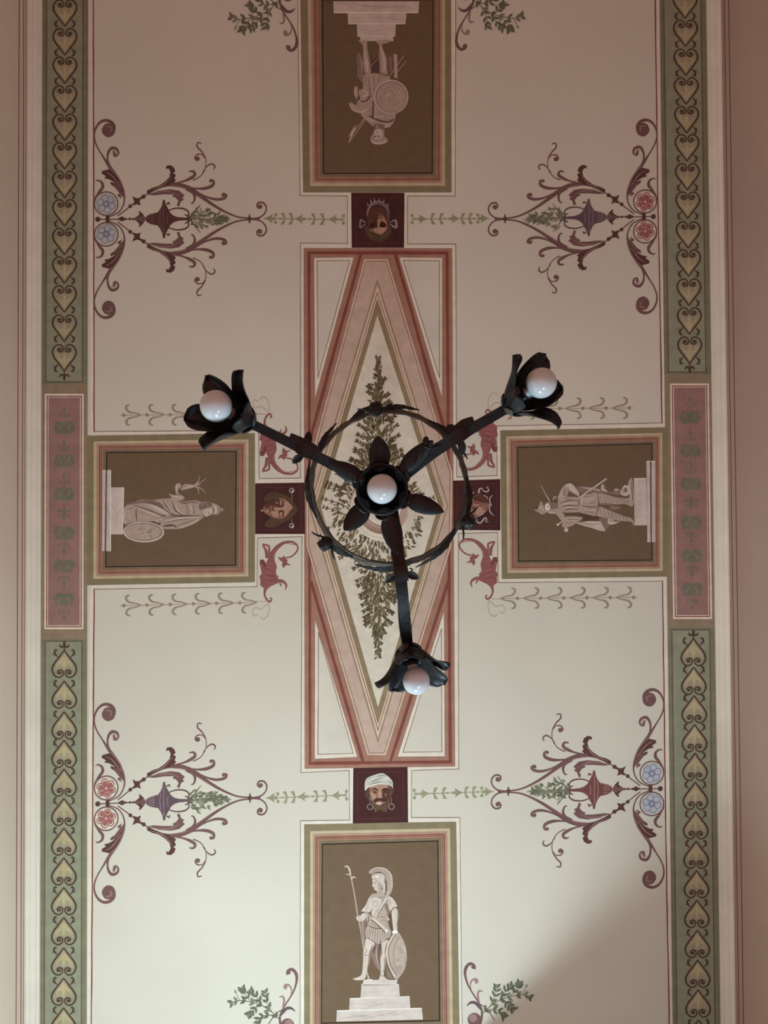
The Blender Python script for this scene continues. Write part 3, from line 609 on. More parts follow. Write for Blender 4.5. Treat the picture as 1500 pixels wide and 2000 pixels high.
for sgn, X in ((-1, 270), (1, 1195)):
    a = Art('ear_ornament', r, 2.1, T); b_ = 430 if sgn < 0 else 1010
    a.stroke([(b_, 820), (X-sgn*40, 750), (X-sgn*20, 850), (X-sgn*30, 940), (b_, 840)], [16,34,60 if sgn > 0 else 30,50 if sgn > 0 else 26,14], 'silver', n=3); a.done()
# left: sideways face
r = head_tile([(498.5,944.5),(595,943),(596,1043),(498.5,1043)], 'dark red tile with sideways woman head and two pearl pins beside the left panel')
T = zt(490, 930, 12.5)
a = Art('hair', r, 1.15, T)
a.fill([(330,600),(360,480),(480,400),(620,380),(780,440),(900,500),(1000,600),(1090,700),(1150,800),(1100,900),(1000,1000),(860,1100),(700,1180),(600,1240),(420,1250),(340,1180),(420,1080),(700,800),(480,620)], 'hair', True)
for q in ([(380,560),(460,450),(560,470)], [(540,440),(640,400),(740,470)], [(880,560),(980,660),(1060,740)], [(1060,800),(960,920),(820,1060)], [(700,1140),(560,1200),(420,1160)], [(1120,720),(1140,860)]): a.stroke(q, [10,30,12], 'hairdark')
for q in ([(860,480),(940,560)], [(1000,880),(900,1010)], [(400,480),(500,420)], [(480,1200),(640,1180)]): a.stroke(q, [6,20,8], 'straw')
a.done()
a = Art('face', r, 1.4, T)
a.fill([(290,840),(330,720),(430,610),(600,550),(780,540),(860,580),(1020,750),(960,850),(880,960),(800,1030),(700,1050),(560,1020),(420,950),(330,890)], 'skin', True)
a.fill([(330,720),(430,610),(600,550),(700,570),(660,720),(480,720),(400,800)], 'skindark', True); a.fill([(780,760),(860,600),(1020,755),(930,860),(840,980),(790,900)], 'skinlite', True); a.fill([(500,880),(680,860),(660,1000),(560,980)], 'skinlite', True); a.fill([(570,770),(760,770),(780,830),(600,830)], 'skinlite', True); a.ball(640, 650, 36, 'skin')
a.stroke([(700,590),(680,680),(700,740),(790,720),(780,600)], [10,30,34,30,10], 'ink'); a.stroke([(580,745),(740,750)], 24, 'skindark'); a.stroke([(690,930),(700,860),(780,850),(800,930),(780,1000)], [10,30,34,22,8], 'ink'); a.ball(740, 920, 24, 'skinlite', 50); a.ball(735, 640, 20, 'skinlite', 40)
a.stroke([(540,720),(530,780),(560,850)], [20,20,8], 'ink'); a.stroke([(430,740),(470,820),(460,900)], [14,34,12], 'lozred'); a.stroke([(470,750),(490,850)], 10, 'ink'); a.ball(400, 860, 30, 'skinlite'); a.done()
for yy, y2 in ((350, 650), (1210, 1040)):
    a = Art('pearl_pin', r, 2.2, T); a.stroke([(1000, y2), (1000, yy)], 22, 'silverdark', smooth=False); a.ball(998, yy, 66, 'silver'); a.ball(990, yy-4, 30, 'ink'); a.ball(1022, yy+22, 20, 'g4'); a.done()
a = Art('chin_jewel', r, 2.2, T); a.ball(265, 840, 18, 'g4'); a.done()
# right: medusa-like face ringed by small snakes
r = head_tile([(885,939),(977,936),(977,1036),(885,1035)], 'dark red tile with sideways face ringed by pale snakes beside the right panel')
T = zt(880, 920, 12.5)
a = Art('face', r, 1.3, T)
a.fill([(520,700),(600,600),(740,560),(860,620),(920,740),(920,900),(840,1020),(720,1100),(600,1110),(500,980),(480,840)], 'skin', True)
a.fill([(540,660),(740,565),(880,640),(910,780),(700,760),(620,700)], 'skindark', True); a.fill([(620,900),(760,880),(820,960),(740,1060),(620,1060),(600,980)], 'skinlite', True)
a.stroke([(560,760),(700,790)], 36, 'lozred'); a.stroke([(540,880),(590,940),(570,1010)], 50, 'skindark'); a.stroke([(570,830),(700,830)], 34, 'skinlite'); a.stroke([(730,800),(740,880)], 18, 'lozred'); a.stroke([(790,830),(780,950)], 26, 'rose'); a.stroke([(570,680),(630,720)], 30, 'ink'); a.done()
for q, w_ in (([(380,540),(420,470),(490,490)], [26,40,16]), ([(690,540),(700,450),(760,420),(810,490),(900,500),(930,450),(880,400),(940,380)], [60,56,30,26,40,34,24,8]), ([(1040,580),(960,660),(960,760),(1000,860)], [8,36,30,30]), ([(950,800),(950,960),(1000,1040),(1060,1090)], [30,34,36,10]), ([(860,960),(760,1060),(580,1140)], [22,26,16]), ([(640,1160),(640,1230),(720,1270),(790,1200),(840,1140),(880,1180),(860,1240),(930,1240)], [20,36,40,44,40,34,26,10]), ([(500,580),(480,760),(480,900),(470,1000)], [40,50,50,50]), ([(520,560),(580,510)], [30,24]), ([(800,590),(880,630),(910,690)], [14,26,14])):
    a = Art('snake', r, 2.0, T); a.stroke(q, w_, 'silver'); a.up(); a.stroke(q, [x_*0.35 for x_ in w_], 'g3'); a.done()
# ---------------------------------------------------------------- centre panel
r = ctr('lozenge_panel', 740, 992, 'large central rectangle of red bands around a tall cream lozenge behind the chandelier', 'painted panel')
a = Art('outer_band', r, 0.6); a.fill([(593,485),(883,485),(889,1497),(595,1501.5)], 'salmon'); a.done()
a = Art('red_lines', r, 0.75)
for q in ([(603.5,494),(873,494),(879.5,1488),(605.5,1491)],): a.line(q, 6, 'lozred', closed=True, jit=0.3)
for q in ([(705,496),(606,857)], [(772,496),(873,857)], [(608,1138),(709,1487)], [(877,1130),(763,1485)]): a.line(q, 6, 'lozred', jit=0.3)
a.done()
for tri, thin, wh in ((([(613.5,504),(690.5,503),(615.5,777)]), [(619.5,509.5),(683,509),(621,738)], 'upper left'), ([(780,503),(863.5,504),(863,775)], [(787.5,509),(858,509.5),(858.5,738)], 'upper right'), ([(615.5,1212),(615,1482),(697.5,1478)], [(622,1235),(621,1473),(690,1471.5)], 'lower left'), ([(867,1195),(777,1477.5),(868.5,1477)], [(862,1228),(787,1469),(863,1468)], 'lower right')):
    a = Art('corner_triangle', r, 1.0); a.fill(tri, 'light'); a.fill(thin, 'cream'); a.line(thin, 1.4, 'lozbrown', closed=True, jit=0.2); a.done()
a = Art('pink_ground', r, 0.9)
hexa = [(712,506.5),(757,506.5),(883,923),(881,1067),(753,1474.5),(718,1474.5),(599,1067),(599,925)]
a.fill(hexa, 'lozpink'); a.line(inset_poly(hexa, 1), 2.0, 'lozwhite', closed=True, jit=0.2); a.line(inset_poly(hexa, 4), 1.3, 'lozbrown', closed=True, jit=0.2); a.done()
def loz(t, rr, b, l, s=0): return [(736.9, t), (rr, 987), (738.3, b), (l, 990)]
a = Art('lozenge_lines', r, 1.15)
a.fill(loz(546,875.5,1452,603.5), 'lozgold'); a.fill(loz(553,873,1444,606), 'lozpink'); a.fill(loz(560,871.5,1438,608), 'lozwhite'); a.fill(loz(569,869.5,1429,610.5), 'lozbrown'); a.fill(loz(574,868.5,1423,612), 'lozwhite'); a.done()
a = Art('gold_band', r, 1.4); a.fill(loz(583,866.5,1415,615.5), 'lozgold'); a.done()
a = Art('lozenge_ground', r, 1.5); a.fill(loz(616,856.5,1381,627), 'lozcream'); a.done()
# painted wreath and hanging leaves
random.seed(11)
HW = [(690,1),(720,2),(745,4),(760,11),(790,13),(810,17),(830,28),(870,33),(905,40),(925,55),(950,84),(975,98),(1000,100),(1030,90),(1055,86),(1075,66),(1100,38),(1125,33),(1150,27),(1185,20),(1215,16),(1240,7),(1265,4),(1290,1)]
def hw(y):
    for (a0, b0), (a1, b1) in zip(HW, HW[1:]):
        if a0 <= y <= a1: return b0+(b1-b0)*(y-a0)/(a1-a0)
    return 0
leaves = []
for k in range(2500):
    y = random.uniform(700, 1282); h = hw(y)
    if random.random() > 0.25+h/70: continue
    q = random.uniform(-1, 1); x = 738.5+q*h*0.86
    up = y < 1000
    ang = (-math.pi/2 if up else math.pi/2) + (q*0.95+random.uniform(-0.35, 0.35))*(1 if up else -1)
    leaves.append((x, y, random.uniform(7, 13) if h > 8 else random.uniform(5, 9), random.uniform(2.8, 4.4), ang))
a = Art('leaf_wreath', r, 1.6)
for i, mt in enumerate(('oaklite', 'oak', 'oakdark')):
    for j, (x, y, L, w_, an) in enumerate(leaves):
        if j % 3 == i: a.leaf(x, y, L, w_, an, mt, random.uniform(-.2, .2))
    if i == 0:
        for sgn in (-1, 1):
            a.stroke([(739, 700), (738.5, 850)], 1.6, 'oak', smooth=False); a.stroke([(738, 1120), (740, 1285)], 2.2, 'oak', smooth=False)
for k in range(64):                                     # sprigs reaching out of the mass
    y = random.uniform(745, 1215); h = hw(y); sgn = 1 if k % 2 else -1
    x0, y0 = 738.5+sgn*h*0.6, y; up = -1 if y < 1010 else 1
    x1, y1 = 738.5+sgn*(h+7), y+up*(9+h*0.08) if y < 1110 else y+11
    a.stroke([(x0, y0), ((x0+x1)/2, (y0+y1)/2-1), (x1, y1)], [1.4, 0.7], 'oakdark')
    an = math.atan2(y1-y0, x1-x0)
    for t in (0.35, 0.6, 0.85, 1.0):
        for m_ in (-1, 1): a.leaf(x0+(x1-x0)*t, y0+(y1-y0)*t, 6.5, 2.6, an+m_*0.65, 'oakdark')
a.done()
# ---------------------------------------------------------------- arabesques
def sim(O, N, flip):
    """canonical drawing (3x pixels of the upper left arabesque) carried to its place; flip mirrors across the axis"""
    ax, ay = N[0]-O[0], N[1]-O[1]; L = math.hypot(ax, ay); k = L/(1461-623)
    ux, uy = ax/L, ay/L; px_, py_ = 0.0, 1.0   # the side scrolls stay square to the border
    def mk(m_):
        def T(x, y):
            t, n = (x-623)*k, (y-1285)*k*m_
            return (O[0]+ux*t+px_*n, O[1]+uy*t+py_*n)
        return T
    return mk
def arabesque(O, N, flower, label, urn=('plum', 'plumlite')):
    mk = sim(O, N, 1)
    r = ctr('scroll_ornament', (O[0]+N[0])/2, (O[1]+N[1])/2, label, 'painted ornament', 'urn and scroll ornaments at the ceiling corners')
    for m_ in (1, -1):
        T = mk(m_)
        a = Art('side_scroll', r, 0.7, T)
        a.stroke([(640,1272),(690,1250),(718,1215),(730,1170),(724,1120),(702,1065),(672,1020),(640,975),(600,912),(570,862),(554,815),(556,770),(578,728),(612,708),(648,716),(670,745),(662,785),(632,798),(608,778),(606,752)], [6,7,8,10,13,18,20,15,8,8,9,11,15,20,16,16,14], 'mauve')
        a.ball(634, 758, 33, 'mauve'); a.stroke([(622,742),(652,748),(648,774)], 7, 'mauvelite')
        a.stroke([(645,985),(632,945),(634,900),(655,870),(685,876),(694,900),(680,918),(664,912)], [18,12,11,14,18,14,10,6], 'mauve'); a.ball(668, 893, 10, 'mauvelite'); a.ball(672, 905, 9, 'mauve')
        a.fill([(600,1004),(640,994),(672,1018),(700,1060),(724,1130),(700,1112),(676,1100),(650,1082),(648,1068),(684,1078),(640,1052),(612,1046),(622,1034),(596,1018)], 'mauvedark')
        a.stroke([(620,1010),(660,1035),(710,1100)], [3,7,4], 'mauvelite')
        a.fill([(655,1075),(690,1082),(722,1130),(726,1160),(706,1140),(715,1165),(690,1150),(690,1140),(704,1138),(684,1112)], 'mauve')
        a.stroke([(650,985),(700,1052),(722,1120)], [3,4,2], 'mauvelite')
        a.stroke([(556,1215),(556,1170),(580,1130),(602,1100),(598,1072),(574,1058),(562,1064)], [5,7,8,16,18,12,4], 'mauve')
        a.stroke([(690,1268),(730,1238),(765,1210),(802,1180),(842,1154),(872,1132)], 6, 'mauve')
        for bx_, by_, rr in ((764,1210,11),(842,1154,12),(828,1162,7)): a.ball(bx_, by_, rr, 'mauvedark')
        a.fill([(776,1152),(800,1164),(828,1160),(818,1184),(826,1206),(804,1198),(780,1206),(788,1182)], 'mauvedark'); a.done()
        a = Art('flower_ring', r, 0.7, T); a.ringe(623, 1195, 69, 7, 'mauve'); a.done()
        a = Art('flower', r, 0.9, T, label=('pale blue' if flower[0] == 'blue' else 'red')+' rosette flower')
        a.ball(623, 1197, 60, 'light' if flower[0] == 'rose' else flower[1], n=20)
        for k in range(6):
            t = k*math.pi/3+0.3; a.ringe(623+36*math.cos(t), 1197+36*math.sin(t), 19, 7 if flower[0] == 'rose' else 5, flower[0], n=12)
            if flower[0] == 'rose': a.ball(623+34*math.cos(t), 1199+34*math.sin(t), 13, 'rose')
        for k in range(6):
            t = k*math.pi/3+0.8; a.leaf(623, 1197, 26, 10, t, flower[0])
        a.ringe(623, 1197, 14, 6, flower[0], n=12); a.ball(623, 1197, 8, flower[1]); a.done()
        a = Art('long_scroll', r, 0.7, T)
        a.stroke([(862,1136),(900,1112),(960,1090),(1030,1082),(1090,1096),(1150,1130),(1230,1190),(1310,1238),(1390,1272),(1462,1281)], [8,14,18,22,24,20,16,12,9,8], 'mauve')
        a.stroke([(1000,1092),(1080,1104),(1150,1146),(1240,1206)], [3,6,5,3], 'mauvelite')
        a.fill([(860,1120),(890,1104),(930,1092),(968,1066),(992,1040),(1000,1010),(988,988),(972,992),(976,974),(1000,970),(1020,984),(1028,1006),(1014,1016),(1030,1026),(1022,1050),(1032,1058),(1010,1080),(960,1096),(900,1122),(868,1142)], 'mauvedark')
        a.stroke([(880,1118),(960,1084),(1005,1030)], [2,6,3], 'mauvelite')
        a.fill([(868,1142),(930,1120),(1000,1112),(1050,1120),(1082,1148),(1068,1160),(1078,1172),(1060,1182),(1050,1212),(1036,1204),(1046,1180),(1030,1160),(1010,1152),(1018,1140),(960,1140),(900,1146)], 'mauve')
        a.stroke([(900,1132),(990,1124),(1050,1150)], [2,6,2], 'mauvelite')
        a.stroke([(1090,1108),(1130,1130),(1142,1160),(1132,1190),(1118,1192)], [16,18,16,12,5], 'mauve')
        a.stroke([(1000,1080),(1070,1066),(1118,1046),(1142,1026),(1132,1006),(1108,1008)], [8,8,10,18,16,6], 'mauve')
        a.stroke([(1060,1082),(1130,1104),(1200,1106),(1246,1088),(1250,1062),(1228,1056)], [5,6,10,18,18,8], 'mauve'); a.ball(1234, 1062, 9, 'mauve')
        a.stroke([(1110,1094),(1190,1146),(1260,1170),(1312,1164),(1326,1145),(1304,1136)], [6,6,8,14,16,10], 'mauve'); a.ball(1308, 1144, 10, 'mauve')
        a.done()
        a = Art('tendril', r, 0.7, T)
        a.stroke([(1130,1058),(1175,1034),(1204,985),(1204,930),(1182,890),(1156,862),(1160,838),(1182,842)], [7,5,5,5,5,8,9,5], 'mauve')
        a.stroke([(1202,930),(1184,908),(1156,908),(1142,928),(1154,944)], [4,5,7,8,6], 'mauve'); a.ball(1158, 932, 13, 'mauve')
        a.stroke([(1188,1010),(1212,978),(1240,962),(1260,976),(1252,994)], [4,5,8,9,6], 'mauve'); a.done()
        a = Art('end_curl', r, 0.7, T)
        a.stroke([(1462,1284),(1520,1276),(1552,1250),(1560,1216),(1542,1190),(1514,1190),(1506,1210),(1522,1226)], [9,8,8,8,9,10,10,8], 'mauve'); a.ball(1524, 1212, 13, 'mauve'); a.done()
        a = Art('urn_handle', r, 0.7, T); a.stroke([(985,1236),(1030,1222),(1080,1226),(1106,1246),(1098,1266),(1084,1258)], [6,7,8,9,8,6], urn[0]); a.stroke([(975,1200),(990,1190),(994,1204)], [8,8,6], urn[0]); a.done()
    T = mk(1)
    a = Art('spindle', r, 0.8, T); a.stroke([(575,1287),(860,1285)], 6, 'mauve', smooth=False); a.ball(574, 1287, 15, 'mauvedark'); a.fill([(620,1265),(642,1265),(642,1307),(620,1307)], 'mauvedark')
    for x_, rr in ((716,14),(700,7),(735,7),(762,7),(780,6)): a.ball(x_, 1285, rr, 'mauvedark')
    for m_ in (1, -1): a.stroke([(785,1285),(810,1285+m_*8),(826,1285+m_*26),(816,1285+m_*44)], [6,18,20,6], 'mauvedark'); a.stroke([(812,1285),(838,1285+m_*10),(836,1285+m_*30)], [8,12,4], 'mauvedark')
    a.fill([(785,1279),(852,1270),(852,1300),(785,1291)], 'mauve'); a.done()
    a = Art('urn', r, 0.95, T)
    h = [(852,0),(862,18),(880,28),(905,34),(925,38),(940,58),(950,80),(956,112),(966,112),(972,84),(985,62),(1000,34),(1020,18),(1045,10),(1108,6)]
    a.fill([(x_, 1285-y_) for x_, y_ in h]+[(x_, 1285+y_) for x_, y_ in reversed(h)], urn[0])
    for y_ in (-22,-10,2,14): a.stroke([(866,1287+y_),(905,1287+y_*1.3)], [3,7], urn[1])
    a.stroke([(958,1200),(958,1370)], 5, urn[1], smooth=False); a.stroke([(942,1235),(936,1285),(942,1335)], 5, urn[1]); a.stroke([(985,1255),(980,1285),(985,1315)], 5, urn[1]); a.fill([(1098,1262),(1108,1262),(1108,1308),(1098,1308)], urn[0]); a.ball(1115, 1285, 14, urn[0]); a.done()
    a = Art('urn_foliage', r, 1.1, T); rs = random.Random(int(O[0]+O[1]))
    L_ = []
    for k in range(120):
        t = rs.random(); hh = 78*(1-t)**0.8*(0.4+min(1, t*5)*0.6)
        L_.append((1105+t*215, 1285+rs.uniform(-1, 1)*hh, rs.uniform(22, 36), rs.uniform(7, 11), rs.uniform(-1.0, 1.0)))
    for i, mt in enumerate(('leaflite', 'leaf', 'leafdark')):
        for j, q in enumerate(L_):
            if j % 3 == i: a.leaf(*q, mt)
    a.stroke([(1110,1285),(1355,1290)], [8,3], 'leaf', smooth=False)
    for m_ in (-1, 1): a.stroke([(1110,1285),(1150,1285+m_*50),(1175,1285+m_*82)], [6,3], 'leafdark')
    a.done()
    a = Art('end_node', r, 0.9, T); a.ball(1462, 1284, 13, 'mauvedark'); a.stroke([(1462,1258),(1462,1310)], 8, 'mauvedark', smooth=False); a.stroke([(1462,1284),(1524,1284)], 8, 'mauve', smooth=False); a.done()
arabesque((207.5,428),(487,428), ('blue','bluelite'), 'upper left maroon scroll ornament with urn and two pale blue flowers on dim cream ceiling', ('mauvedark','mauve'))
arabesque((1260,423),(986.5,428), ('rose','roselite'), 'upper right maroon scroll ornament with urn and two red flowers on dim cream ceiling')
arabesque((207.5,1569),(488,1559), ('rose','roselite'), 'lower left mauve scroll ornament with urn and two red flowers on bright ceiling')
arabesque((1273,1540),(993,1546), ('blue','bluelite'), 'lower right scroll ornament with reddish urn and two pale blue flowers near the shaded corner', ('urnred','pink'))
# green leaf chains between the scroll ornaments and the head tiles
def chain(p0, p1, label):
    r = ctr('leaf_chain', (p0[0]+p1[0])/2, (p0[1]+p1[1])/2, label, 'painted ornament', 'small green leaf chains beside the head tiles')
    ax, ay = p1[0]-p0[0], p1[1]-p0[1]; k = math.hypot(ax, ay)/470; ux, uy = ax/470, ay/470
    T = lambda x, y: (p0[0]+ux*x-uy*y, p0[1]+uy*x+ux*y)
    a = Art('chain_stem', r, 0.6, T); a.stroke([(0,0),(470,0)], 4, 'garl', smooth=False); a.done()
    for x0 in (20, 195, 390):
        a = Art('leaf_arrow', r, 0.7, T); a.fill([(x0-15,0),(x0+10,-12),(x0+32,-28),(x0+26,-8),(x0+42,-8),(x0+36,0),(x0+42,8),(x0+26,8),(x0+32,28),(x0+10,12)], 'garl'); a.done()
    for x0 in (68, 462):
        for m_ in (-1, 1): a = Art('leaf_drop', r, 0.7, T); a.stroke([(x0-10,0),(x0,m_*14)], 4, 'garl'); a.ball(x0+2, m_*22, 9, 'garl'); a.done()
    for x0 in (125, 170, 300, 352):
        for m_ in (-1, 1): a = Art('leaf_hook', r, 0.7, T); a.stroke([(x0,0),(x0-8,m_*14),(x0-12,m_*26),(x0-26,m_*30)], [5,12,16,4], 'garl'); a.done()
    a = Art('chain_beads', r, 0.8, T)
    for x0 in (95, 240, 270, 445): a.ball(x0, 0, 6, 'garl')
    a.done()
chain((515,427),(673,429), 'small green leaf chain left of the crowned head tile')
chain((956,427),(803,428), 'small green leaf chain right of the crowned head tile')
chain((519,1559),(679,1553), 'small green leaf chain left of the turbaned head tile')
chain((964,1546),(807,1551), 'small green leaf chain right of the turbaned head tile')
# pale fleur strings above and below the side panels
def fleurs(p0, p1, n, label):
    r = ctr('fleur_string', (p0[0]+p1[0])/2, (p0[1]+p1[1])/2, label, 'painted ornament', 'pale fleur strings beside the side panels')
    L = math.hypot(p1[0]-p0[0], p1[1]-p0[1]); ux, uy = (p1[0]-p0[0])/L, (p1[1]-p0[1])/L
    T = lambda x, y: (p0[0]+ux*x-uy*y, p0[1]+uy*x+ux*y)
    a = Art('string_line', r, 0.6, T); a.stroke([(-8,0),(45.3*n-14,0)], 1.2, 'pale', smooth=False); a.done()
    for k in range(n):
        x0 = k*45.3; a = Art('fleur', r, 0.7, T)
        a.ball(x0, 0, 3.6, 'paletip', n=8)
        for m_ in (-1, 1):
            a.stroke([(x0+34,0),(x0+22,m_*4),(x0+11,m_*6),(x0+5,m_*12),(x0+6,m_*18),(x0+12,m_*20)], [1.5,2,2.5,3.5,4.5,2], 'paletip')
        a.done()
fleurs((242,811),(495,809), 6, 'pale string of fleurs above the left statue panel, crossed by a lamp')
fleurs((1229,797),(985,799), 6, 'pale string of fleurs above the right statue panel, crossed by a lamp')
fleurs((242,1183),(495,1177), 6, 'pale string of fleurs below the left statue panel')
fleurs((1237,1167),(985,1169), 6, 'pale string of fleurs below the right statue panel')
# grotesque dragons
def dragon(fx, sx, fy, sy, label):
    T = lambda x, y: (fx+sx*(500+x/3), fy+sy*(660+y/3))
    x0, y0 = T(110, 1380)
    r = ctr('dragon_ornament', x0, y0, label, 'painted ornament', 'red dragon-like ornaments around the small tiles')
    a = Art('tail', r, 0.7, T); a.stroke([(160,1290),(205,1282),(240,1250),(242,1218),(212,1196),(165,1200),(125,1225),(98,1265),(85,1320)], [6,8,9,10,12,16,24,32,46], 'dragon')
    a.stroke([(235,1215),(170,1206),(120,1250),(95,1300)], [3,4,5,3], 'dragonlite')
    a.fill([(128,1283),(150,1290),(168,1274),(166,1292),(185,1300),(182,1318),(206,1334),(178,1330),(160,1350),(152,1330),(156,1312),(140,1304)], 'dragon'); a.done()
    a = Art('body', r, 0.85, T)
    a.fill([(62,1310),(108,1300),(122,1340),(116,1380),(128,1400),(132,1426),(112,1444),(86,1456),(66,1472),(40,1462),(24,1448),(26,1422),(20,1398),(34,1380),(28,1352),(24,1330),(44,1336),(58,1352)], 'dragon')
    a.stroke([(66,1290),(60,1250),(42,1216),(50,1212),(76,1222),(78,1250),(88,1290)], [22,20,12,10,12,12,16], 'dragon')
    a.fill([(24,1300),(46,1300),(62,1330),(60,1368),(46,1340),(34,1328),(22,1330)], 'dragondark')
    for q in ([(60,1340),(90,1350)], [(60,1370),(95,1380)], [(50,1400),(90,1410)], [(45,1430),(85,1435)], [(80,1320),(105,1330)]): a.stroke(q, [3,8,3], 'dragonlite')
    for q in ([(70,1355),(100,1365)], [(55,1388),(95,1396)], [(50,1418),(100,1425)], [(26,1400),(40,1440)], [(100,1390),(115,1425)]): a.stroke(q, [3,7,3], 'dragondark')
    a.done()
    a = Art('wing', r, 0.95, T); a.stroke([(100,1440),(130,1425),(158,1428),(178,1450),(170,1476)], [18,22,16,12,4], 'dragon'); a.stroke([(122,1430),(120,1410),(132,1396)], [12,8,4], 'dragon'); a.stroke([(140,1438),(150,1456)], [12,4], 'dragon'); a.done()
    a = Art('hind_leg', r, 0.95, T); a.stroke([(58,1462),(50,1500),(62,1532),(82,1546),(92,1530),(80,1524)], [24,14,10,11,9,6], 'dragon'); a.done()
    a = Art('faint_tendril', r, 0.65, T); a.stroke([(68,1540),(78,1590),(66,1630),(40,1648),(24,1630)], 4, 'ghost'); a.stroke([(66,1560),(30,1590),(0,1580),(-20,1600),(-10,1630),(10,1618)], 4, 'ghost'); a.stroke([(60,1545),(0,1545)], 3, 'ghost'); a.done()
dragon(0, 1, 0, 1, 'red dragon-like ornament just below the tile with the sideways woman head')
dragon(0, 1, 1984, -1, 'red dragon-like ornament just above the tile with the sideways woman head, behind a lamp arm')
dragon(1479, -1, -5, 1, 'red dragon-like ornament just below the tile with the snake-ringed face')
dragon(1479, -1, 1976, -1, 'red dragon-like ornament just above the tile with the snake-ringed face, behind a lamp arm')
# corner sprigs
def sprig(O, sx, sy, label):
    T = lambda x, y: (O[0]+sx*(x-215)/3, O[1]+sy*(y-1660)/3)
    r = ctr('leaf_sprig', *T(60, 1880), label, 'painted ornament', 'scrolls with green sprigs beside the long statue panels')
    a = Art('scroll', r, 0.7, T)
    a.stroke([(186,1690),(190,1668),(215,1658),(238,1680),(244,1720),(228,1780),(200,1830),(168,1880),(146,1930),(150,1990),(170,2050)], [8,18,18,12,9,8,8,9,14,14,10], 'mauve'); a.ball(196, 1676, 12, 'mauve')
    a.stroke([(206,1816),(214,1780),(200,1752),(176,1748),(170,1766),(184,1774)], [5,7,9,10,8,6], 'mauvelite'); a.ball(182, 1758, 9, 'mauvelite')
    a.stroke([(160,1890),(170,1840),(160,1816),(142,1822)], [6,12,12,5], 'mauvelite')
    a.stroke([(150,1930),(180,1890),(210,1885),(234,1904)], [6,18,16,4], 'plum'); a.stroke([(166,1890),(120,1920),(70,1990)], [4,6,4], 'plum')
    a.ball(190, 1985, 40, 'mauve'); a.ball(198, 1975, 24, 'mauvelite'); a.done()
    a = Art('green_sprig', r, 0.9, T)
    st = [(150,1960),(100,1910),(40,1870),(-20,1850),(-90,1840),(-130,1850)]; a.stroke(st, 4, 'leafdark'); rs = random.Random(int(O[0]*7+O[1]))
    sub = [([(100,1910),(70,1850),(60,1800)], 5), ([(40,1870),(10,1820),(-20,1790)], 4), ([(-20,1850),(-60,1800),(-70,1780)], 4), ([(110,1925),(50,1930),(20,1960)], 4), ([(20,1866),(-10,1900),(-30,1920)], 4), ([(-90,1842),(-110,1800)], 3)]
    for q, n in sub: a.stroke(q, 3, 'leafdark')
    for q, n in sub+[(st, 9)]:
        c_ = cat_rom(q, False, 4)
        for k in range(2, len(c_), 3 if n > 6 else 2):
            an = math.atan2(c_[k][1]-c_[k-1][1], c_[k][0]-c_[k-1][0])
            for m_ in (-1, 1): a.leaf(c_[k][0], c_[k][1], rs.uniform(32, 42), rs.uniform(13, 17), an+m_*rs.uniform(0.5, 0.9), 'leaf' if k % 2 else 'leafdark')
        a.leaf(c_[-1][0], c_[-1][1], 26, 10, math.atan2(c_[-1][1]-c_[-2][1], c_[-1][0]-c_[-2][0]), 'leaf')
    a.done()
sprig((570,1894), 1, 1, 'maroon scroll and green sprig left of the bottom warrior panel')
sprig((918,1883), -1, 1, 'maroon scroll and green sprig right of the bottom warrior panel')
sprig((570,98), 1, -1, 'maroon scroll and green sprig left of the top statue panel')
sprig((901,96), -1, -1, 'maroon scroll and green sprig right of the top statue panel')
# ---------------------------------------------------------------- ceiling rose and chandelier
hub = C(746, 955, 1.5)
rose = thing('ceiling_rose', (hub.x, hub.y, ZC), 'round pale plaster rose with ringed rim on the ceiling behind the chandelier', 'ceiling rose')
def lathe(name, prof, parent, mat, seg=48, loc=(0, 0, 0), axis=None, smooth=True, label=None):
    v, f = [], []
    Q = Matrix.Identity(3) if axis is None else Vector((0, 0, 1)).rotation_difference(Vector(axis)).to_matrix()
    for r_, z_ in prof:
        for k in range(seg):
            t = 2*math.pi*k/seg; q = Q @ Vector((r_*math.cos(t), r_*math.sin(t), z_)) + Vector(loc); v.append(q[:])
    for j in range(len(prof)-1):
        for k in range(seg): f.append((j*seg+k, j*seg+(k+1) % seg, (j+1)*seg+(k+1) % seg, (j+1)*seg+k))
    me = bpy.data.meshes.new(name); me.from_pydata(v, [], f)
    bm = bmesh.new(); bm.from_mesh(me); bmesh.ops.remove_doubles(bm, verts=bm.verts, dist=1e-6); bmesh.ops.recalc_face_normals(bm, faces=bm.faces); bm.to_mesh(me); bm.free()
    me.materials.append(mat); o = link_mesh(name, me, parent, smooth)
    if label: o['label'] = label
    return o
rm = paint('rose_plaster', (232,216,200), 0.05, 20); rm2 = paint('rose_pink', (206,176,164), 0.06, 20)
lathe('rim', [(0.130,-0.003),(0.130,-0.010),(0.122,-0.016),(0.114,-0.012),(0.110,-0.018),(0.102,-0.020),(0.096,-0.012)], rose, rm)
lathe('inner_rings', [(0.096,-0.012),(0.090,-0.014),(0.086,-0.008),(0.078,-0.014),(0.070,-0.008)], rose, rm2)
lathe('centre_disc', [(0.070,-0.008),(0.06,-0.010),(0.0,-0.012)], rose, rm)
iron = paint('blackened_iron', (26,31,38), 0.35, 40, rough=0.45, metal=0.25, spec=0.5, bump=0.35)
iron2 = paint('worn_iron', (84,78,76), 0.3, 50, rough=0.5, metal=0.3, spec=0.5, bump=0.35)  # paler copy of the iron, the ring's lit face put into its colour
cupiron = paint('blue_black_iron', (28,34,42), 0.35, 40, rough=0.42, metal=0.3, spec=0.5, bump=0.4)
glass = paint('opal_glass', (216,230,244), 0.01, 5, rough=0.12, spec=0.6)
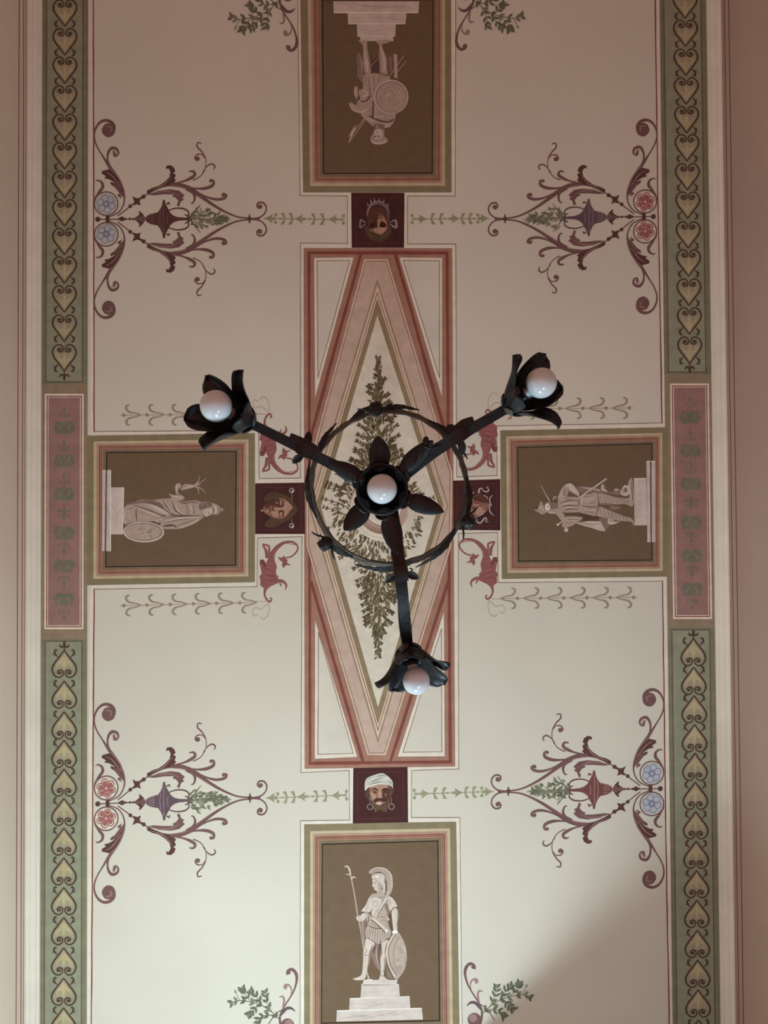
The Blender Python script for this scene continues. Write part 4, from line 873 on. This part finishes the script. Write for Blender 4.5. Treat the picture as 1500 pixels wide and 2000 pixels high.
glass.node_tree.nodes['Principled BSDF'].inputs['Coat Weight'].default_value = 0.6
glass.node_tree.nodes['Principled BSDF'].inputs['Coat Roughness'].default_value = 0.04
socketm = paint('lamp_socket', (150,136,126), 0.05, 40, rough=0.5)
ch = thing('chandelier', (hub.x, hub.y, ZC), 'black wrought iron chandelier with three arms, vine ring and four unlit white globes', 'chandelier')
O = Vector(ch.location)
def put(name, v, f, parent, mat, smooth=True, sol=0.0, label=None, off=None):
    o_ = O if off is None else off
    me = bpy.data.meshes.new(name); me.from_pydata([tuple(Vector(q)-o_) for q in v], [], f); me.materials.append(mat); me.update()
    ob = link_mesh(name, me, parent, smooth)
    if sol:
        md = ob.modifiers.new('thick', 'SOLIDIFY'); md.thickness = sol; md.offset = 0
    if label: ob['label'] = label
    return ob
def tube(name, pts, rad, parent, mat, seg=8, n=6, label=None):
    pts = cat_rom([tuple(p) for p in pts], False, n) if len(pts) > 2 else [tuple(p) for p in pts]
    if isinstance(rad, (int, float)): rad = [rad]
    v, f = [], []; N = len(pts); pr = None
    for j, p in enumerate(pts):
        t = (Vector(pts[min(j+1, N-1)])-Vector(pts[max(j-1, 0)])).normalized()
        a = (pr - t*pr.dot(t)).normalized() if pr is not None else t.orthogonal().normalized(); pr = a; b = t.cross(a)
        x = j/(N-1)*(len(rad)-1); q = min(int(x), len(rad)-2) if len(rad) > 1 else 0; rr = rad[0] if len(rad) == 1 else rad[q]+(rad[q+1]-rad[q])*(x-q)
        for k in range(seg):
            e = 2*math.pi*k/seg; v.append(Vector(p)+a*rr*math.cos(e)+b*rr*math.sin(e))
        if j:
            for k in range(seg): f.append(((j-1)*seg+k, (j-1)*seg+(k+1) % seg, j*seg+(k+1) % seg, j*seg+k))
    f.append(tuple(range(seg))[::-1]); f.append(tuple((N-1)*seg+k for k in range(seg)))
    return put(name, v, f, parent, mat, True, label=label)
def strap(name, pts, wid, thick, parent, mat, n=6, roll=0.0, wav=0.0, closed=False, label=None):
    """flat bar following points, its width horizontal (roll tips it)"""
    P_ = cat_rom([tuple(p) for p in pts], closed, n); N = len(P_)
    if isinstance(wid, (int, float)): wid = [wid]
    v, f = [], []
    for j, p in enumerate(P_):
        a = Vector(P_[(j-1) % N] if closed or j else P_[0]); c = Vector(P_[(j+1) % N] if closed or j < N-1 else P_[-1])
        t = (c-a).normalized(); s_ = t.cross(Vector((0, 0, 1))).normalized(); u_ = s_.cross(t)
        x = j/(N-1)*(len(wid)-1); q = min(int(x), len(wid)-2) if len(wid) > 1 else 0; ww = (wid[0] if len(wid) == 1 else wid[q]+(wid[q+1]-wid[q])*(x-q))/2
        s2 = s_*math.cos(roll)+u_*math.sin(roll); u2 = u_*math.cos(roll)-s_*math.sin(roll)
        e0 = 1+wav*math.sin(j*1.7)+wav*0.6*math.sin(j*0.9+1); e1 = 1+wav*math.sin(j*1.3+2)
        for aa, bb in ((e0, 1), (-e1, 1), (-e1, -1), (e0, -1)): v.append(Vector(p)+s2*ww*aa+u2*thick/2*bb)
    M_ = N if closed else N-1
    for j in range(M_):
        k = (j+1) % N
        for i in range(4): f.append((j*4+i, j*4+(i+1) % 4, k*4+(i+1) % 4, k*4+i))
    if not closed: f += [(3, 2, 1, 0), ((N-1)*4, (N-1)*4+1, (N-1)*4+2, (N-1)*4+3)]
    return put(name, v, f, parent, mat, False, label=label)
def petal(name, base, axis, out, L, wdt, parent, mat, open_=0.6, curl=0.3, cup=0.35, ruffle=0.0, seed=0, tip=0.5, thick=0.0016, widest=0.5, nu=18, nv=10, flare=0.0):
    """leaf or petal: grows from base along axis, leaning outwards by open_, bending by curl"""
    axis = Vector(axis).normalized(); out = (Vector(out)-axis*Vector(out).dot(axis)).normalized(); sd = axis.cross(out); rs = random.Random(seed)
    ph = [rs.uniform(0, 6.28) for _ in range(4)]; v, f = [], []; p = Vector(base); ang = open_
    for i in range(nu+1):
        s_ = i/nu
        a_ = ang+curl*s_+flare*s_**4
        d = axis*math.cos(a_)+out*math.sin(a_); nrm = out*math.cos(a_)-axis*math.sin(a_)
        if i: p = p+d*(L/nu)
        sh = (math.sin(math.pi*min(1, (s_/(2*widest)) if s_ < widest else 0.5+(s_-widest)/(2*(1-widest)))))**0.75 if True else 1
        hwid = wdt/2*max(0.05, sh*(1-tip)+tip*(sh if s_ < widest else math.sqrt(max(0, 1-((s_-widest)/(1-widest))**2.4))))
        for j in range(nv+1):
            t = -1+2*j/nv
            z = -cup*hwid*t*t*-1 + ruffle*(abs(t)**1.5)*math.sin(5*s_*2+ph[0]+t*2)*0.6 + ruffle*s_*s_*math.sin(t*4+ph[1])*0.8
            v.append(p+sd*(hwid*t*(1+0.12*ruffle*60*math.sin(s_*9+ph[2])))-nrm*(-z if cup < 0 else z)*1.0)
    for i in range(nu):
        for j in range(nv):
            a0 = i*(nv+1)+j; f.append((a0, a0+1, a0+nv+2, a0+nv+1))
    return put(name, v, f, parent, mat, True, sol=thick)
# stem from the ceiling
lathe('ceiling_canopy', [(0.0,0.0),(0.040,0.0),(0.042,-0.012),(0.030,-0.022),(0.018,-0.04),(0.010,-0.05),(0,-0.05)], ch, iron, 28, (0, 0, -0.012))
tube('stem', [(hub.x, hub.y, ZC-0.05), (hub.x, hub.y, hub.z+0.09)], 0.008, ch, iron)
lathe('stem_knop', [(0,0.03),(0.010,0.028),(0.020,0.012),(0.022,0),(0.018,-0.014),(0.010,-0.028),(0,-0.03)], ch, iron, 20, (0, 0, hub.z+0.20-ZC))
def bulb(center, axis, rad, parent, elong=1.0):
    prof = []
    for k in range(17):
        t = math.pi*k/16; prof.append((rad*math.sin(t), rad*elong*math.cos(t)))
    # the neck towards the socket
    prof = [(p_, z_) for p_, z_ in prof if z_ > -rad*0.86]+[(rad*0.42,-rad*0.98),(rad*0.40,-rad*1.25)]
    b_ = lathe('globe_bulb', prof, parent, glass, 32, Vector(center)-O, axis, label='unlit white globe bulb')
    s_ = lathe('bulb_socket', [(rad*0.43,-rad*1.15),(rad*0.5,-rad*1.2),(rad*0.5,-rad*1.7),(0,-rad*1.75)], parent, iron, 20, Vector(center)-O, axis)
    return b_
# hub: dark bell round the lower bulb
hb = lathe('hub_bell', [(0.0,0.085),(0.018,0.08),(0.030,0.06),(0.040,0.04),(0.050,0.022),(0.052,0.014),(0.048,0.014),(0.044,0.03),(0.034,0.05),(0.02,0.062),(0,0.066)], ch, iron, 40, Vector(hub)-O)
bulb(hub, (0, 0, -1), 0.0298, ch)
dirs = []
ends = [((422,793), 1.46), ((1057,748), 1.49), ((813,1329), 1.62)]
top = hub + Vector((0, 0, 0.045))
def leafdir(px_, py_, d): return C(px_, py_, d)
# three free leaves round the hub
for (tx, ty), w_ in (((738,850),0.043), ((671,1036),0.040), ((868,1000),0.036)):
    tipp = C(tx, ty, 1.50); bs = hub+Vector((0, 0, 0.028)); dv = tipp-bs; dv.z = 0; st = bs+dv*0.33; L = dv.length*0.68
    petal('hub_leaf', st, (dv.x, dv.y, 0), (0, 0, -1), L, w_, ch, iron, open_=0.12, curl=0.1, cup=0.35, seed=int(tx), tip=0.15, widest=0.42)
for (tx, ty), w_ in (((650,905),0.034), ((840,865),0.036), ((775,1075),0.040)):
    tipp = C(tx, ty, 1.49); bs = hub+Vector((0, 0, 0.02)); dv = tipp-bs; dv.z = 0; st = bs+dv*0.36; L = dv.length*0.72
    petal('hub_leaf', st, (dv.x, dv.y, 0), (0, 0, -1), L, w_, ch, iron, open_=0.1, curl=0.1, cup=0.3, seed=int(ty), tip=0.3, widest=0.4)
# collar scrap petals close to the bell
for k in range(6):
    t = k*math.pi/3+0.4; o_ = Vector((math.cos(t), math.sin(t), 0))
    petal('collar_petal', hub+Vector((0, 0, 0.03))+o_*0.036, o_, (0, 0, -1), 0.028, 0.040, ch, iron, open_=0.55, curl=-0.2, cup=0.1, ruffle=0.002, seed=k, tip=0.8)
# arms: (centre line in the photo, height above camera) and widths in metres
arms = [
 ([(712,938,1.545),(672,918,1.530),(640,902,1.52),(600,882,1.515),(560,862,1.515),(520,842,1.515),(488,826,1.51)], [0.027,0.022,0.020,0.019,0.018], (452,808), 1.505, (422,793), 1.445, 0.0305),
 ([(782,930,1.545),(815,905,1.53),(850,880,1.52),(890,856,1.515),(930,832,1.515),(965,812,1.515),(992,796,1.515)], [0.030,0.026,0.022,0.020,0.019], (1020,778), 1.51, (1057,748), 1.455, 0.0295),
 ([(764,1000,1.545),(772,1045,1.53),(778,1090,1.52),(783,1135,1.52),(788,1180,1.53),(793,1225,1.555),(796,1262,1.585)], [0.028,0.026,0.024,0.0215,0.0215], (800,1290), 1.62, (813,1330), 1.545, 0.0275),
]
for i, (pts, wd, cupc, cd, bc, bd, br) in enumerate(arms):
    pp = [C(*q) for q in pts]
    strap('arm', pp, wd, 0.006, ch, iron, roll=(0.18, -0.22, 0.12)[i])
    end = pp[-1]; bcen = C(bc[0], bc[1], bd); ax = (bcen-end).normalized()
    side_ = ax.cross(Vector((0, 0, 1))).normalized(); upv = side_.cross(ax)
    # cup: calyx cone, petals and the small sepals at its back
    cup = lathe('rose_cup', [(0.0,-0.012),(0.011,-0.010),(0.015,0.0),(0.019,0.010),(0.022,0.022),(0.0245,0.036),(0.0235,0.036),(0.020,0.022),(0.016,0.008),(0,0.006)], ch, cupiron, 24, end-O, ax, label='black iron rose cup')
    bulb(bcen, ax, br, ch)
    lam = [(-0.25, 1.0), (0.9, 1.05), (2.2, 1.0), (3.35, 1.05), (4.7, 0.70)]
    rs = random.Random(20+i)
    D = (bcen-end).length
    for k, (t, lf) in enumerate(lam):
        t += rs.uniform(-0.15, 0.15); o_ = side_*math.cos(t)+upv*math.sin(t)
        petal('rose_petal', end+o_*0.016, ax, o_, (D+0.014+rs.uniform(-0.006, 0.012))*lf, 0.056+rs.uniform(-0.006, 0.008), cup, cupiron, open_=0.62, curl=-0.35+rs.uniform(-0.2, 0.35), cup=0.42, ruffle=0.005, seed=100*i+k, tip=0.95, widest=0.6, flare=rs.uniform(0.3, 1.0))
    for k in range(5):
        t = 0.6+k*1.257; o_ = side_*math.cos(t)+upv*math.sin(t)
        petal('sepal', end-ax*0.004+o_*0.010, ax, o_, 0.034, 0.022, cup, iron2 if k % 2 else iron, open_=1.2, curl=-0.9, cup=0.25, seed=k+7*i, tip=0.3)
# vine ring with leaves and three rose buds
rc = C(760, 953, 1.62); RR = 152*1.62/1500
ringp = []
for k in range(40):
    t = 2*math.pi*k/40; ringp.append((rc.x+RR*math.cos(t)*1.0+0.002*math.sin(3*t), rc.y+RR*math.sin(t)*0.985, rc.z+0.004*math.sin(5*t)))
rg = strap('vine_ring', ringp, 0.0185, 0.003, ch, iron2, n=3, roll=0.95, wav=0.16, closed=True)
vines = []
for k, (a0, a1) in enumerate(((-1.75,-1.2),(-2.1,-1.65),(-2.75,-2.25),(-1.05,-0.35),(2.75,3.5),(2.05,2.55),(1.25,2.0),(0.55,1.25),(-0.15,0.5))):
    q = []; n = 9
    for j in range(n):
        s_ = j/(n-1); t = a0+(a1-a0)*s_; r_ = RR+0.006*math.sin(s_*math.pi)*1.0+0.012*(s_**3)
        q.append((rc.x+r_*math.cos(t), rc.y+r_*math.sin(t), rc.z-0.006+0.002*math.sin(j)))
    strap('vine_leaf', q, [0.002,0.008,0.013,0.010,0.006,0.001], 0.002, rg, iron, n=3, roll=0.4, wav=0.12)
for (bx_, by_), a_ in (((734,799),-1.75), ((636,1062),2.45), ((913,1020),0.42)):
    bc_ = C(bx_, by_, 1.60); o_ = Vector((math.cos(a_), math.sin(a_), 0))
    bud = lathe('rose_bud', [(0,0.016),(0.008,0.014),(0.013,0.006),(0.0145,-0.002),(0.011,-0.012),(0.004,-0.016),(0,-0.016)], ch, iron, 20, bc_-O, o_)
    tn = Vector((-o_.y, o_.x, 0))
    for k in range(5):
        t = k*1.257; s_ = tn*math.cos(t)+Vector((0, 0, 1))*math.sin(t)
        petal('bud_petal', bc_-o_*0.010+s_*0.005, o_, s_, 0.026, 0.022, bud, iron, open_=0.9, curl=-1.3, cup=0.5, ruffle=0.002, seed=k, tip=0.7)
    for m_ in (-1, 1):
        petal('bud_leaf', bc_-o_*0.012+tn*m_*0.008, (o_*0.75+tn*m_*0.7), tn*m_, 0.036, 0.012, bud, iron, open_=0.0, curl=0.5, cup=0.3, seed=9, tip=0.1, thick=0.002)
# leaves and clasps where the arms cross the ring
for (qx, qy), ang, (l0, l1) in (((597,880), 0.5, (34,30)), ((898,850), -0.52, (26,34)), ((784,1120), 1.45, (30,30))):
    cpt = C(qx, qy, 1.512); d = Vector((math.cos(ang), math.sin(ang), 0)); s_ = Vector((-d.y, d.x, 0))
    bm = []; 
    cl = strap('arm_clasp', [cpt-d*0.014+Vector((0,0,-0.004)), cpt+Vector((0,0,-0.006)), cpt+d*0.014+Vector((0,0,-0.004))], [0.026,0.028,0.024], 0.012, ch, iron, n=3)
    for m_, L in ((-1, l0), (1, l1)):
        petal('clasp_leaf', cpt+s_*m_*0.008+Vector((0,0,0.004)), (s_*m_+d*(0.55 if ang > 1 else -0.5)), (0, 0, 1), L*0.001, 0.015, cl, iron, open_=0.1, curl=0.3, cup=0.3, seed=3, tip=0.15, thick=0.002)
    tube('ring_tie', [cpt+Vector((0,0,0.004)), C(qx, qy, 1.512)+Vector((0,0,0.05)), C(qx, qy, 1.512)+Vector((0,0,0.105))], 0.003, cl, iron)
# second strap segments riding on the arms
for (p0, p1, p2) in (((623,880,1.508),(595,866,1.506),(566,852,1.508)), ((885,842,1.508),(905,828,1.506),(925,820,1.508))):
    strap('arm_sleeve', [C(*p0), C(*p1), C(*p2)], [0.012,0.018,0.014], 0.004, ch, iron, n=4)
# small twig at the right arm and the lamp cable at the lower arm
tw = tube('bud_twig', [C(812,905,1.51), C(822,885,1.50), C(827,868,1.505), C(833,862,1.51)], [0.0025,0.002,0.0015], ch, iron)
tube('bud_twig', [C(827,872,1.505), C(842,875,1.51), C(862,870,1.515)], [0.002,0.0015], ch, iron)
petal('twig_bud', C(829,868,1.505), (0.3, -1, 0), (0, 0, 1), 0.016, 0.009, ch, iron, open_=0.0, curl=0.1, cup=0.6, seed=1, tip=0.4, thick=0.004)
tube('lamp_cable', [C(777,1140,1.53), C(778,1180,1.535), C(781,1225,1.555), C(787,1262,1.585)], 0.0017, ch, iron, label='thin black lamp cable')
tube('tendril_hook', [C(795,1120,1.51), C(803,1117,1.51), C(805,1112,1.51), C(800,1110,1.51)], 0.0014, ch, iron)
